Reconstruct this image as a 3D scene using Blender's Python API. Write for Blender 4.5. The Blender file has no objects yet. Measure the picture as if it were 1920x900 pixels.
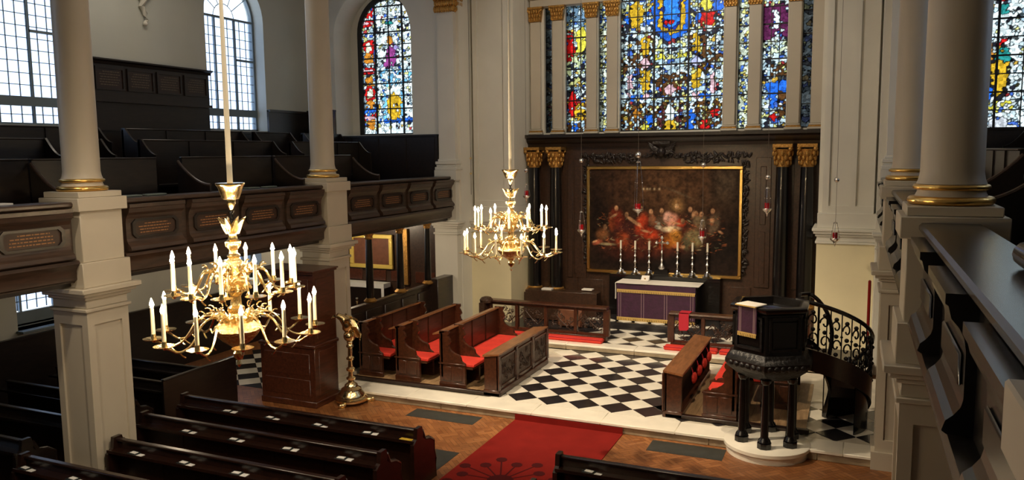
import bpy, math, random
import numpy as np
from mathutils import Vector, Matrix
random.seed(7)
sc = bpy.context.scene
PI = math.pi
# ---------------------------------------------------------------- camera, world, lights, exposure
cam_d = bpy.data.cameras.new('camera'); cam = bpy.data.objects.new('camera', cam_d)
sc.collection.objects.link(cam); sc.camera = cam
cam_d.sensor_width = 36; cam_d.lens = 36 * 1478.36 / 1920; cam_d.clip_start = .05
rt = Vector((0.917186, 0.398311, -0.010845)); up = Vector((-0.034222, 0.105861, 0.993792)); bk = Vector((0.396986, -0.911121, 0.110725))
m = Matrix.Identity(4)
for i in range(3): m[i][0] = rt[i]; m[i][1] = up[i]; m[i][2] = bk[i]
m[0][3], m[1][3], m[2][3] = 5.9529, -13.3839, 4.5974
cam.matrix_world = m
w = bpy.data.worlds.new('sky'); sc.world = w; w.use_nodes = True
bg = w.node_tree.nodes['Background']; bg.inputs[0].default_value = (.86, .94, 1, 1); bg.inputs[1].default_value = 2.6
sc.view_settings.view_transform = 'Standard'; sc.view_settings.look = 'None'
sc.view_settings.exposure = 0.16; sc.view_settings.gamma = 1
WARM = (1, .80, .56)
def lamp(name, kind, loc, power, color=WARM, target=None, size=.25, angle=60, blend=.6):
    l = bpy.data.lights.new(name, kind); o = bpy.data.objects.new(name, l); sc.collection.objects.link(o)
    o.location = loc; l.energy = power; l.color = color
    if kind == 'SPOT': l.spot_size = math.radians(angle); l.spot_blend = blend; l.shadow_soft_size = size
    if kind == 'POINT': l.shadow_soft_size = size
    if kind == 'AREA': l.size = size
    if target: o.rotation_euler = (Vector(target) - Vector(loc)).to_track_quat('-Z', 'Y').to_euler()
    return o
# unseen floods high up, inferred from the warm pools below; some added as fill
lamp('unseen_flood', 'SPOT', (-1.6, -4.4, 9.7), 3300, WARM, (1.8, 1.6, 0), .12, 56, .7)
lamp('unseen_flood', 'SPOT', (4.9, -4.2, 9.7), 1500, WARM, (1.0, 2.5, 0), .12, 56, .7)
lamp('unseen_flood', 'SPOT', (1.5, -1.5, 9.6), 700, WARM, (1.5, 6.0, 1.2), .15, 60, .8)
lamp('unseen_flood', 'SPOT', (1.5, 0.5, 9.8), 560, (1, .86, .68), (1.5, 6.8, 5.4), .2, 110, .8)  # added to warm and brighten the upper altar wall
lamp('unseen_flood', 'SPOT', (-1.0, -11, 9.6), 1100, WARM, (0.6, -3.0, 0), .2, 70, .8)
lamp('unseen_flood', 'SPOT', (5.0, -9.5, 9.7), 1100, (1, .84, .64), (-3.2, -5.2, .2), .2, 40, .6)  # added to lift the left pier and pews
# unseen soft fill under the nave ceiling, added for general brightness
a = lamp('ceiling_fill', 'AREA', (1.5, -6, 9.6), 30, (1, .90, .76), (1.5, -6, 0), 5.0)
lamp('gallery_fill', 'AREA', (-6, -2, 9.3), 45, (1, .88, .72), (-6, -2, 0), 2.0)  # unseen fill added to brighten the left gallery wall
lamp('aisle_fill', 'POINT', (-5.9, 2.9, 2.75), 85, WARM, None, .1)  # unseen point fills added to brighten the space under the gallery
lamp('aisle_fill', 'POINT', (-6.2, -2.2, 2.75), 26, WARM, None, .1)

# ---------------------------------------------------------------- materials
def nt(name):
    mt = bpy.data.materials.new(name); mt.use_nodes = True
    t = mt.node_tree; return mt, t, t.nodes['Principled BSDF']
def N(t, k, **kw):
    n = t.nodes.new(k)
    for a_, v in kw.items(): setattr(n, a_, v)
    return n
def plain(name, col, rough=.5, metal=0, bump=0, bscale=40, var=.0, vscale=6, coat=0, spec=.5):
    mt, t, b = nt(name)
    b.inputs['Roughness'].default_value = rough; b.inputs['Metallic'].default_value = metal
    b.inputs['Coat Weight'].default_value = coat; b.inputs['Specular IOR Level'].default_value = spec
    b.inputs['Base Color'].default_value = (*col, 1)
    tc = N(t, 'ShaderNodeTexCoord')
    if var:
        n = N(t, 'ShaderNodeTexNoise'); n.inputs['Scale'].default_value = vscale; n.inputs['Detail'].default_value = 5
        t.links.new(tc.outputs['Object'], n.inputs['Vector'])
        r = N(t, 'ShaderNodeValToRGB')
        r.color_ramp.elements[0].position = .3; r.color_ramp.elements[1].position = .7
        r.color_ramp.elements[0].color = (*[c * (1 - var) for c in col], 1); r.color_ramp.elements[1].color = (*[min(1, c * (1 + var)) for c in col], 1)
        t.links.new(n.outputs['Fac'], r.inputs['Fac']); t.links.new(r.outputs[0], b.inputs['Base Color'])
    if bump:
        n = N(t, 'ShaderNodeTexNoise'); n.inputs['Scale'].default_value = bscale; n.inputs['Detail'].default_value = 3
        t.links.new(tc.outputs['Object'], n.inputs['Vector'])
        bp = N(t, 'ShaderNodeBump'); bp.inputs['Strength'].default_value = bump; bp.inputs['Distance'].default_value = .02
        t.links.new(n.outputs['Fac'], bp.inputs['Height']); t.links.new(bp.outputs[0], b.inputs['Normal'])
    return mt
def wood(name, c1, c2, rough=.32, scale=(14, 2.2, 14), coat=.3):
    mt, t, b = nt(name)
    tc = N(t, 'ShaderNodeTexCoord'); mp = N(t, 'ShaderNodeMapping'); mp.inputs['Scale'].default_value = scale
    n = N(t, 'ShaderNodeTexNoise'); n.inputs['Scale'].default_value = 1.5; n.inputs['Detail'].default_value = 6; n.inputs['Distortion'].default_value = .6
    r = N(t, 'ShaderNodeValToRGB'); r.color_ramp.elements[0].position = .3; r.color_ramp.elements[1].position = .72
    r.color_ramp.elements[0].color = (*c1, 1); r.color_ramp.elements[1].color = (*c2, 1)
    t.links.new(tc.outputs['Object'], mp.inputs[0]); t.links.new(mp.outputs[0], n.inputs['Vector'])
    t.links.new(n.outputs['Fac'], r.inputs['Fac']); t.links.new(r.outputs[0], b.inputs['Base Color'])
    b.inputs['Roughness'].default_value = rough; b.inputs['Coat Weight'].default_value = coat; b.inputs['Coat Roughness'].default_value = .25
    return mt
def emit(name, col, s):
    mt, t, b = nt(name)
    b.inputs['Base Color'].default_value = (*col, 1); b.inputs['Emission Color'].default_value = (*col, 1); b.inputs['Emission Strength'].default_value = s
    return mt
M = {}
M['creamy'] = plain('yellow_cream_paint', (.78, .70, .46), .6, var=.04, vscale=1.5, bump=.05, bscale=60)
M['wall_daylit'] = plain('daylit_wall_paint', (.74, .72, .64), .7, var=.04, vscale=1.0, bump=.05, bscale=60)  # wall paint lightened to carry the daylight on the front walls
M['cream'] = plain('cream_paint', (.70, .68, .60), .6, var=.04, vscale=1.5, bump=.05, bscale=60)
M['wallp'] = plain('wall_paint', (.53, .54, .49), .7, var=.04, vscale=1.0, bump=.05, bscale=60)
M['colp'] = plain('column_paint', (.54, .485, .39), .42, var=.03, vscale=2)
M['gold'] = plain('gold_leaf', (.85, .56, .18), .28, 1, bump=.2, bscale=25)
M['goldd'] = plain('worn_gilding', (.50, .27, .07), .42, .8, bump=.6, bscale=30, var=.3, vscale=30)
M['brass'] = plain('polished_brass', (.93, .74, .40), .2, 1, bump=.15, bscale=30)
M['brassd'] = plain('chased_brass', (.90, .70, .36), .26, 1, bump=.9, bscale=45)
M['silver'] = plain('silver_plate', (.86, .82, .76), .22, 1, bump=.2, bscale=40)
M['darkw'] = wood('dark_oak', (.007, .0045, .0038), (.019, .011, .008), .36)
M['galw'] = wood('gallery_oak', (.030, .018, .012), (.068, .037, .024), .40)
M['pewback'] = wood('mahogany_dark', (.010, .004, .0028), (.026, .009, .005), .30)
M['mahog'] = wood('mahogany', (.045, .014, .007), (.11, .032, .016), .28)
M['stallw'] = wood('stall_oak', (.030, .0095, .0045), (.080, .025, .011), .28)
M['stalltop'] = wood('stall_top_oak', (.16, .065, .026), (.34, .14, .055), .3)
M['reredos'] = wood('reredos_oak', (.028, .015, .009), (.066, .031, .018), .34)
M['platform'] = wood('pine_platform', (.26, .16, .08), (.46, .30, .16), .45)
M['black'] = plain('black_lacquer', (.005, .004, .004), .25, coat=.3)
M['blackc'] = plain('black_carving', (.006, .005, .005), .4, bump=.7, bscale=18)
M['iron'] = plain('black_iron', (.012, .011, .011), .35, .5)
M['carv'] = plain('carved_oak', (.040, .019, .010), .38, bump=1.0, bscale=22, var=.4, vscale=14)
M['carvd'] = plain('carved_dark_oak', (.018, .011, .008), .38, bump=1.0, bscale=16, var=.4, vscale=10)
M['red'] = plain('red_upholstery', (.62, .035, .020), .8, bump=.2, bscale=90, var=.12, vscale=5)
M['carpet'] = plain('red_carpet', (.20, .013, .010), .95, spec=.1, bump=.3, bscale=200, var=.1, vscale=3)
M['carpetd'] = plain('dark_carpet_motif', (.065, .008, .009), .95, spec=.1)
M['redcloth'] = plain('crimson_cloth', (.45, .012, .03), .75)
M['purple'] = plain('purple_damask', (.040, .008, .032), .6, bump=.3, bscale=20, var=.25, vscale=7)
M['linen'] = plain('white_linen', (.80, .77, .70), .8, bump=.1, bscale=20)
M['fringe'] = plain('gold_fringe', (.62, .42, .13), .5, .3, bump=.5, bscale=80)
M['braid'] = plain('pale_braid', (.26, .17, .19), .6)
M['wmarble'] = plain('white_marble', (.88, .84, .73), .22, var=.09, vscale=2.2)
M['wmarble2'] = plain('cream_marble', (.66, .61, .50), .25, var=.14, vscale=3)
M['bmarble'] = plain('black_marble', (.022, .020, .022), .18, var=.3, vscale=3)
M['stone'] = plain('step_stone', (.34, .27, .18), .5, var=.3, vscale=4)
M['slate'] = plain('ledger_slate', (.034, .037, .034), .4, var=.2, vscale=6)
M['wax'] = plain('candle_tube', (.85, .78, .62), .45)
M['flame'] = emit('bulb_glow', (1, .74, .42), 420)
M['lead'] = plain('lead', (.012, .012, .014), .5)
M['frame'] = plain('grey_window_frame', (.16, .20, .22), .5)
M['book'] = plain('black_book_cover', (.015, .02, .022), .5)
M['bookg'] = plain('green_book_cover', (.10, .13, .12), .6)
M['page'] = plain('paper', (.85, .85, .82), .7)
M['yellow'] = plain('yellow_card', (.75, .50, .05), .6)
M['gilt'] = plain('gilt_lettering', (.34, .16, .06), .5, .2)
M['gilt2'] = plain('faded_lettering', (.12, .095, .065), .5, .2)
M['giltp'] = plain('bright_gilt_frame', (.80, .60, .14), .4, .25, bump=.6, bscale=30)
M['board'] = plain('text_board', (.040, .018, .010), .45, var=.15, vscale=4)
M['brown'] = plain('brown_leather', (.16, .06, .03), .5, var=.2, vscale=8)
M['ceil'] = plain('ceiling_plaster', (.72, .69, .60), .8, var=.03, vscale=1)
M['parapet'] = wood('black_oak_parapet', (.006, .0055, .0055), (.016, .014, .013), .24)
M['screen'] = wood('screen_oak', (.016, .010, .008), (.036, .020, .014), .35)
M['steel'] = plain('white_enamel', (.75, .76, .74), .4)
M['wire'] = plain('lamp_wire', (.10, .08, .06), .5)
def parquet():
    mt, t, b = nt('oak_block_floor')
    tc = N(t, 'ShaderNodeTexCoord')
    mp = N(t, 'ShaderNodeMapping'); mp.inputs['Rotation'].default_value = (0, 0, PI / 4)
    t.links.new(tc.outputs['Object'], mp.inputs[0])
    outs = []
    for rot in (0, PI / 2):
        m2 = N(t, 'ShaderNodeMapping'); m2.inputs['Rotation'].default_value = (0, 0, rot); t.links.new(mp.outputs[0], m2.inputs[0])
        br = N(t, 'ShaderNodeTexBrick'); br.inputs['Scale'].default_value = 1; br.inputs['Brick Width'].default_value = .30; br.inputs['Row Height'].default_value = .075
        br.inputs['Mortar Size'].default_value = .003; br.inputs['Color1'].default_value = (.22, .080, .025, 1); br.inputs['Color2'].default_value = (.35, .145, .050, 1)
        br.inputs['Mortar'].default_value = (.06, .02, .01, 1); t.links.new(m2.outputs[0], br.inputs[0]); outs.append(br)
    ch = N(t, 'ShaderNodeTexChecker'); ch.inputs['Scale'].default_value = 1 / .30; t.links.new(mp.outputs[0], ch.inputs[0])
    mx = N(t, 'ShaderNodeMixRGB'); t.links.new(ch.outputs['Fac'], mx.inputs[0]); t.links.new(outs[0].outputs[0], mx.inputs[1]); t.links.new(outs[1].outputs[0], mx.inputs[2])
    n = N(t, 'ShaderNodeTexNoise'); n.inputs['Scale'].default_value = 1.3; n.inputs['Detail'].default_value = 6; t.links.new(tc.outputs['Object'], n.inputs[0])
    mm = N(t, 'ShaderNodeMixRGB', blend_type='OVERLAY'); mm.inputs[0].default_value = .5; t.links.new(mx.outputs[0], mm.inputs[1]); t.links.new(n.outputs['Fac'], mm.inputs[2])
    t.links.new(mm.outputs[0], b.inputs['Base Color']); b.inputs['Roughness'].default_value = .36
    return mt
M['parquet'] = parquet()
def glass_attr():
    mt = bpy.data.materials.new('stained_glass'); mt.use_nodes = True; t = mt.node_tree; t.nodes.clear()
    o = N(t, 'ShaderNodeOutputMaterial'); at = N(t, 'ShaderNodeVertexColor', layer_name='col')
    tr = N(t, 'ShaderNodeBsdfTransparent'); gl = N(t, 'ShaderNodeBsdfPrincipled'); gl.inputs['Base Color'].default_value = (.02, .02, .025, 1); gl.inputs['Roughness'].default_value = .3
    mx = N(t, 'ShaderNodeMixShader'); mx.inputs[0].default_value = .12
    t.links.new(at.outputs[0], tr.inputs[0]); t.links.new(tr.outputs[0], mx.inputs[1]); t.links.new(gl.outputs[0], mx.inputs[2]); t.links.new(mx.outputs[0], o.inputs[0])
    return mt
M['stain'] = glass_attr()
def glass_plain(name, c, f=.08):
    mt = bpy.data.materials.new(name); mt.use_nodes = True; t = mt.node_tree; t.nodes.clear()
    o = N(t, 'ShaderNodeOutputMaterial'); tr = N(t, 'ShaderNodeBsdfTransparent'); gl = N(t, 'ShaderNodeBsdfGlossy'); gl.inputs['Roughness'].default_value = .1
    tc = N(t, 'ShaderNodeTexCoord'); n = N(t, 'ShaderNodeTexNoise'); n.inputs['Scale'].default_value = 1.1; n.inputs['Detail'].default_value = 3
    r = N(t, 'ShaderNodeValToRGB'); r.color_ramp.elements[0].position = .35; r.color_ramp.elements[1].position = .6
    r.color_ramp.elements[0].color = (c[0] * .72, c[1] * .80, c[2] * .93, 1); r.color_ramp.elements[1].color = (*c, 1)
    t.links.new(tc.outputs['Object'], n.inputs[0]); t.links.new(n.outputs['Fac'], r.inputs[0]); t.links.new(r.outputs[0], tr.inputs[0])
    mx = N(t, 'ShaderNodeMixShader'); mx.inputs[0].default_value = f
    t.links.new(tr.outputs[0], mx.inputs[1]); t.links.new(gl.outputs[0], mx.inputs[2]); t.links.new(mx.outputs[0], o.inputs[0])
    return mt
M['clear'] = glass_plain('clear_leaded_glass', (.92, .95, 1))
M['ruby'] = plain('ruby_glass', (.25, .006, .010), .12, coat=.5)
def attr_paint():
    mt, t, b = nt('oil_paint'); at = N(t, 'ShaderNodeVertexColor', layer_name='col')
    t.links.new(at.outputs[0], b.inputs['Base Color']); b.inputs['Roughness'].default_value = .6; b.inputs['Specular IOR Level'].default_value = .15
    return mt
M['oil'] = attr_paint()

# ---------------------------------------------------------------- mesh helpers
COL = sc.collection
class MB:
    def __init__(s, off=(0, 0, 0), rot=0):
        s.v = []; s.f = []; s.off = Vector(off)
    def add(s, vs, fs, mat=None):
        n = len(s.v)
        for p in vs:
            p = Vector(p)
            if mat is not None: p = mat @ p
            s.v.append(p - s.off)
        for f in fs: s.f.append([i + n for i in f])
        return s
    def box(s, x0, y0, z0, x1, y1, z1, mat=None):
        x0, x1 = sorted((x0, x1)); y0, y1 = sorted((y0, y1)); z0, z1 = sorted((z0, z1))
        return s.add([(x0, y0, z0), (x1, y0, z0), (x1, y1, z0), (x0, y1, z0), (x0, y0, z1), (x1, y0, z1), (x1, y1, z1), (x0, y1, z1)],
              [(0, 3, 2, 1), (4, 5, 6, 7), (0, 1, 5, 4), (1, 2, 6, 5), (2, 3, 7, 6), (3, 0, 4, 7)], mat)
    def prism(s, poly, ax, a, b, mat=None):
        # poly of 2D points in the two other axes, extruded along ax from a to b
        def P(p, t): return (t, p[0], p[1]) if ax == 'x' else ((p[0], t, p[1]) if ax == 'y' else (p[0], p[1], t))
        n = len(poly); vs = [P(p, a) for p in poly] + [P(p, b) for p in poly]
        fs = [list(range(n)), list(range(2 * n - 1, n - 1, -1))] + [(i, i + n, (i + 1) % n + n, (i + 1) % n) for i in range(n)]
        return s.add(vs, fs, mat)
    def lathe(s, prof, c=(0, 0, 0), n=20, mat=None, flute=0):
        vs = []; fs = []; k = len(prof)
        for j in range(n):
            a = 2 * PI * j / n
            for i, (r, z) in enumerate(prof):
                rr = r * (1 + (flute if j % 2 else 0))
                vs.append((c[0] + rr * math.cos(a), c[1] + rr * math.sin(a), c[2] + z))
        for j in range(n):
            j2 = (j + 1) % n
            for i in range(k - 1): fs.append((j * k + i, j2 * k + i, j2 * k + i + 1, j * k + i + 1))
        if prof[0][0] > 1e-4: fs.append([j * k for j in range(n)][::-1])
        if prof[-1][0] > 1e-4: fs.append([j * k + k - 1 for j in range(n)])
        return s.add(vs, fs, mat)
    def tube(s, pts, r, n=6, mat=None):
        pts = [Vector(p) for p in pts]; k = len(pts); rs = r if isinstance(r, (list, tuple)) else [r] * k
        vs = []; fs = []; ref = None
        for i, p in enumerate(pts):
            t = (pts[min(i + 1, k - 1)] - pts[max(i - 1, 0)])
            if t.length < 1e-9: t = Vector((0, 0, 1))
            t.normalize()
            if ref is None: ref = Vector((0, 0, 1)) if abs(t.z) < .9 else Vector((1, 0, 0))
            u = t.cross(ref)
            if u.length < 1e-4: u = t.orthogonal()
            u.normalize(); v_ = t.cross(u); ref = -v_ if False else ref
            for j in range(n):
                a = 2 * PI * j / n; vs.append(p + (u * math.cos(a) + v_ * math.sin(a)) * rs[i])
        for i in range(k - 1):
            for j in range(n):
                j2 = (j + 1) % n; fs.append((i * n + j, i * n + j2, (i + 1) * n + j2, (i + 1) * n + j))
        fs.append(list(range(n))[::-1]); fs.append([(k - 1) * n + j for j in range(n)])
        return s.add(vs, fs, mat)
    def sph(s, c, rx, ry=None, rz=None, n=12, mat=None):
        ry = rx if ry is None else ry; rz = rx if rz is None else rz; k = max(5, n // 2); vs = []; fs = []
        for i in range(1, k):
            th = PI * i / k
            for j in range(n):
                a = 2 * PI * j / n; vs.append((c[0] + rx * math.sin(th) * math.cos(a), c[1] + ry * math.sin(th) * math.sin(a), c[2] + rz * math.cos(th)))
        T = len(vs); vs.append((c[0], c[1], c[2] + rz)); vs.append((c[0], c[1], c[2] - rz))
        for i in range(k - 2):
            for j in range(n):
                j2 = (j + 1) % n; fs.append((i * n + j, (i + 1) * n + j, (i + 1) * n + j2, i * n + j2))
        for j in range(n):
            j2 = (j + 1) % n; fs.append((T, j, j2)); fs.append((T + 1, (k - 2) * n + j2, (k - 2) * n + j))
        return s.add(vs, fs, mat)
    def build(s, name, mat, parent=None, smooth=True, bevel=0, label=None):
        off = Vector((0, 0, 0))
        if parent is None and s.v:
            xs = [p.x for p in s.v]; ys = [p.y for p in s.v]; zs = [p.z for p in s.v]
            off = Vector(((min(xs) + max(xs)) / 2, (min(ys) + max(ys)) / 2, min(zs)))
        me = bpy.data.meshes.new(name); me.from_pydata([tuple(p - off) for p in s.v], [], s.f); me.validate()
        if smooth:
            me.polygons.foreach_set('use_smooth', [True] * len(me.polygons)); me.set_sharp_from_angle(angle=math.radians(38))
        me.materials.append(mat)
        o = bpy.data.objects.new(name, me); COL.objects.link(o)
        if parent is not None: o.parent = parent
        else: o.location = off + s.off
        if bevel:
            b = o.modifiers.new('bevel', 'BEVEL'); b.width = bevel; b.segments = 1; b.limit_method = 'ANGLE'
        if label: o['label'] = label
        return o
def part(parent, name, mat, fn, off=(0, 0, 0), **kw):
    b = MB(off); fn(b); return b.build(name, mat, parent, **kw)
def thing(name, label, cat, loc=(0, 0, 0), rotz=0, group=None):
    o = bpy.data.objects.new(name, None); COL.objects.link(o); o.empty_display_size = .1
    o.location = loc; o.rotation_euler = (0, 0, rotz); o['label'] = label; o['category'] = cat
    if group: o['group'] = group
    return o
def tag(o, label, cat, group=None):
    o['label'] = label; o['category'] = cat
    if group: o['group'] = group
    return o
def struct(name, bm_, mat, **kw):
    o = bm_.build(name, mat, None, **kw); o['kind'] = 'structure'; return o
def dup(root, loc=None, rotz=None, label=None, group=None, par=None):
    r = root.copy(); COL.objects.link(r)
    if par is not None: r.parent = par
    if loc is not None: r.location = loc
    if rotz is not None: r.rotation_euler = (0, 0, rotz)
    if label: r['label'] = label
    if group: r['group'] = group
    for ch in list(root.children): dup(ch, par=r)
    return r
def ordn(i): return ['first', 'second', 'third', 'fourth', 'fifth', 'sixth', 'seventh', 'eighth'][i]
def arc(cx, cz, r, a0, a1, n): return [(cx + r * math.cos(a0 + (a1 - a0) * i / n), cz + r * math.sin(a0 + (a1 - a0) * i / n)) for i in range(n + 1)]

NZ = -.17; SZ = .14; AZ = .34
# ---------------------------------------------------------------- room shell
def wall(name, ax, d0, d1, u0, u1, z0, z1, holes, mat):
    """wall whose face runs along u; d0..d1 is its thickness; holes = (ua, ub, [(za, zb, arched), ...])"""
    b = MB()
    def bx(ua, ub, za, zb):
        if ub - ua < 1e-4 or zb - za < 1e-4: return
        if ax == 'x': b.box(d0, ua, za, d1, ub, zb)
        else: b.box(ua, d0, za, ub, d1, zb)
    u = u0
    for ua, ub, hs in sorted(holes):
        bx(u, ua, z0, z1); z = z0; u = ub
        for za, zb, ar in sorted(hs):
            bx(ua, ub, z, za)
            if ar:
                r = (ub - ua) / 2; top = zb + r * ar + .02; A = arc((ua + ub) / 2, 0, r, PI, 0, 20)
                A = [(p, zb + q * ar) for p, q in A]
                for i in range(20):
                    (p, q), (p2, q2) = A[i], A[i + 1]
                    b.prism([(p, q), (p2, q2), (p2, top), (p, top)], ax, d0, d1)
                z = top
            else: z = zb
        bx(ua, ub, z, z1)
    bx(u, u1, z0, z1)
    return struct(name, b, mat, smooth=False)
NX = -8.1; EX = 11.1
holesN = [(c - 1.0, c + 1.0, [(5.2, 7.95, 1)]) for c in (2.05, -3.4, -8.85, -14.3)]
LOWC = (1.95, -3.3, -8.85, -14.3)

wl = wall('wall_left', 'x', NX - .5, NX, -20, 5.3, 2.9, 10.2, holesN, M['wallp'])
wall('wall_left_lower', 'x', NX - .5, NX, -20, 5.3, NZ, 2.9, [(c - .65, c + .65, [(1.42, 2.25, .35)]) for c in LOWC], M['wallp'])
wr = wall('wall_right', 'x', EX, EX + .5, -20, 5.3, NZ, 10.2, [(c - 1, c + 1, [(5.2, 7.95, 1)]) for c in (2.05, -3.4)], M['wallp'])
struct('wall_rear', MB().box(NX - .5, -20.4, NZ, EX + .5, -20, 10.2), M['wallp'], smooth=False)
struct('wall_front_left', MB(), M['wallp']) if False else None
wfl = wall('wall_front_left', 'y', 4.8, 5.75, NX - .5, -3.385, NZ, 10.2, [(-7.2, -4.78, [(5.1, 7.75, 1)])], M['wall_daylit'])
wall('wall_front_left_reveal', 'y', 5.58, 5.74, -7.4, -4.6, 4.9, 10.2, [(-6.97, -4.97, [(5.1, 7.92, 1)])], M['wall_daylit'])
wall('wall_front_right_reveal', 'y', 5.58, 5.74, 7.6, 10.4, 4.8, 10.2, [(7.93, 10.03, [(4.95, 7.92, 1)])], M['wall_daylit'])
wfr = wall('wall_front_right', 'y', 4.8, 5.75, 6.385, EX + .5, NZ, 10.2, [(7.78, 10.2, [(4.98, 7.75, 1)])], M['wall_daylit'])
WY = 6.8
OP = [(-1.84, -1.62), (-1.25, -.65), (-.33, -.10), (.25, 2.87), (3.22, 3.47), (3.78, 4.36), (4.69, 4.93)]
wf = wall('wall_front', 'y', WY, WY + .5, -2.25, 5.2, NZ, 10.2, [(a_, b_, [(5.10, 8.42, 1 if i == 3 else 0)]) for i, (a_, b_) in enumerate(OP)], M['cream'])
struct('ceiling', MB().box(NX - .5, -20.4, 10.2, EX + .5, 7.4, 10.4), M['ceil'], smooth=False)
# nave floor, chancel platform, sanctuary
fl = struct('floor', MB().box(NX - .5, -20.4, NZ - .2, EX + .5, 5, NZ), M['parquet'], smooth=False)
SE = -.84
ch = MB(); ch.box(-4.3, SE + .12, NZ, 7.2, 3.66, -.014); cf = struct('floor_chancel', ch, M['wmarble2'], smooth=False)
sf = MB(); sf.box(-3.4, 3.75, NZ, 6.4, 6.9, SZ - .014); sfo = struct('floor_sanctuary', sf, M['bmarble'], smooth=False)
k = 0
def kerb(name, x0, x1, y0, y1, z0, z1, n, mat, par):
    for i in range(n):
        a_ = x0 + (x1 - x0) * i / n; b_ = x0 + (x1 - x0) * (i + 1) / n
        part(par, name, mat, lambda q: q.box(a_ + .002, y0, z0, b_ - .002, y1, z1), off=par.location, bevel=.008)
kerb('marble_slab', -4.3, 7.2, SE, -.31, -.05, 0, 9, M['wmarble'], cf)
kerb('step_stone', -4.3, 7.2, SE + .03, SE + .2, NZ, -.05, 7, M['stone'], cf)
kerb('marble_slab', -3.4, 6.4, 3.66, 4.02, SZ - .05, SZ, 6, M['wmarble'], sfo)
kerb('riser_stone', -3.4, 6.4, 3.67, 3.8, 0, SZ - .05, 6, M['stone'], sfo)
# chequer of marble tiles set diagonally: each its own object
T = .61
def diamond(cx, cy, z, h=.012, r=T / 2 - .004, y0=-99, y1=99):
    pts = [(cx - r, cy), (cx, cy - r), (cx + r, cy), (cx, cy + r)]
    out = []
    def clip(P, lim, sgn):
        R_ = []
        for i in range(len(P)):
            a_, b_ = P[i], P[(i + 1) % len(P)]; ia = sgn * (a_[1] - lim) >= 0; ib = sgn * (b_[1] - lim) >= 0
            if ia: R_.append(a_)
            if ia != ib:
                t = (lim - a_[1]) / (b_[1] - a_[1]); R_.append((a_[0] + t * (b_[0] - a_[0]), lim))
        return R_
    pts = clip(pts, y0, 1)
    if len(pts) > 2: pts = clip(pts, y1, -1)
    return pts
tmesh = {}
def tile(par, name, mat, cx, cy, z, y0, y1):
    pts = diamond(cx, cy, z, y0=y0, y1=y1)
    if len(pts) < 3: return
    full = len(pts) == 4 and abs(pts[0][0] - cx) > .29 and cy - .31 > y0 and cy + .31 < y1
    if full and (name, z) in tmesh:
        o = bpy.data.objects.new(name, tmesh[(name, z)]); COL.objects.link(o); o.parent = par
        o.location = Vector((cx, cy, z)) - par.location; return
    b = MB((cx, cy, z)); b.prism(pts, 'z', z - .014, z)
    o = b.build(name, mat, par, smooth=False); o.location = Vector((cx, cy, z)) - par.location
    if full: tmesh[(name, z)] = o.data
for j in range(0, 8):
    for i in range(-1, 11):
        x = .305 + T * i; y = T * j
        if x < 0 - .1 or (x > 3.1 and x < 4.0 and y > 0) or (x > 4.6 and y > 1.3): continue
        tile(cf, 'black_tile', M['bmarble'], x, y, 0, -.305, 3.655)
        if j < 7: tile(cf, 'white_tile', M['wmarble'], x + .305 if False else x - .305, y + .305, 0, -.305, 3.655)
    tile(cf, 'white_tile', M['wmarble'], 3.05, T * j + .305, 0, -.305, 3.655)
    tile(cf, 'white_tile', M['wmarble'], T * j if j < 6 else 99, -.305, 0, -.305, 3.655)
for j in range(0, 6):
    for i in range(0, 5):
        tile(fl, 'black_tile', M['bmarble'], -7.2 + T * i, -1.0 + T * j, NZ + .004, -1.0, 2.4); tile(fl, 'white_tile', M['wmarble'], -7.2 + T * i + .305, -1.0 + T * j + .305, NZ + .004, -1.0, 2.4)
for j in range(0, 4):
    for i in range(0, 6):
        x = .3 + T * i; y = 4.32 + T * j
        tile(sfo, 'white_tile', M['wmarble'], x, y, SZ, 4.03, 5.72)
altar_step = MB(); altar_step.box(-.3, 5.5, SZ, 3.3, 6.8, AZ - .02); aso = altar_step.build('altar_step', M['bmarble'], None, bevel=.01); tag(aso, 'black marble step carrying the altar', 'step')
for i in range(8):
    part(aso, 'white_tile', M['wmarble'], lambda b: b.prism([(-.1 + i * .42 - .17, 5.66), (-.1 + i * .42, 5.54), (-.1 + i * .42 + .17, 5.66), (-.1 + i * .42, 5.78)], 'z', AZ - .02, AZ), off=aso.location)
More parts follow.
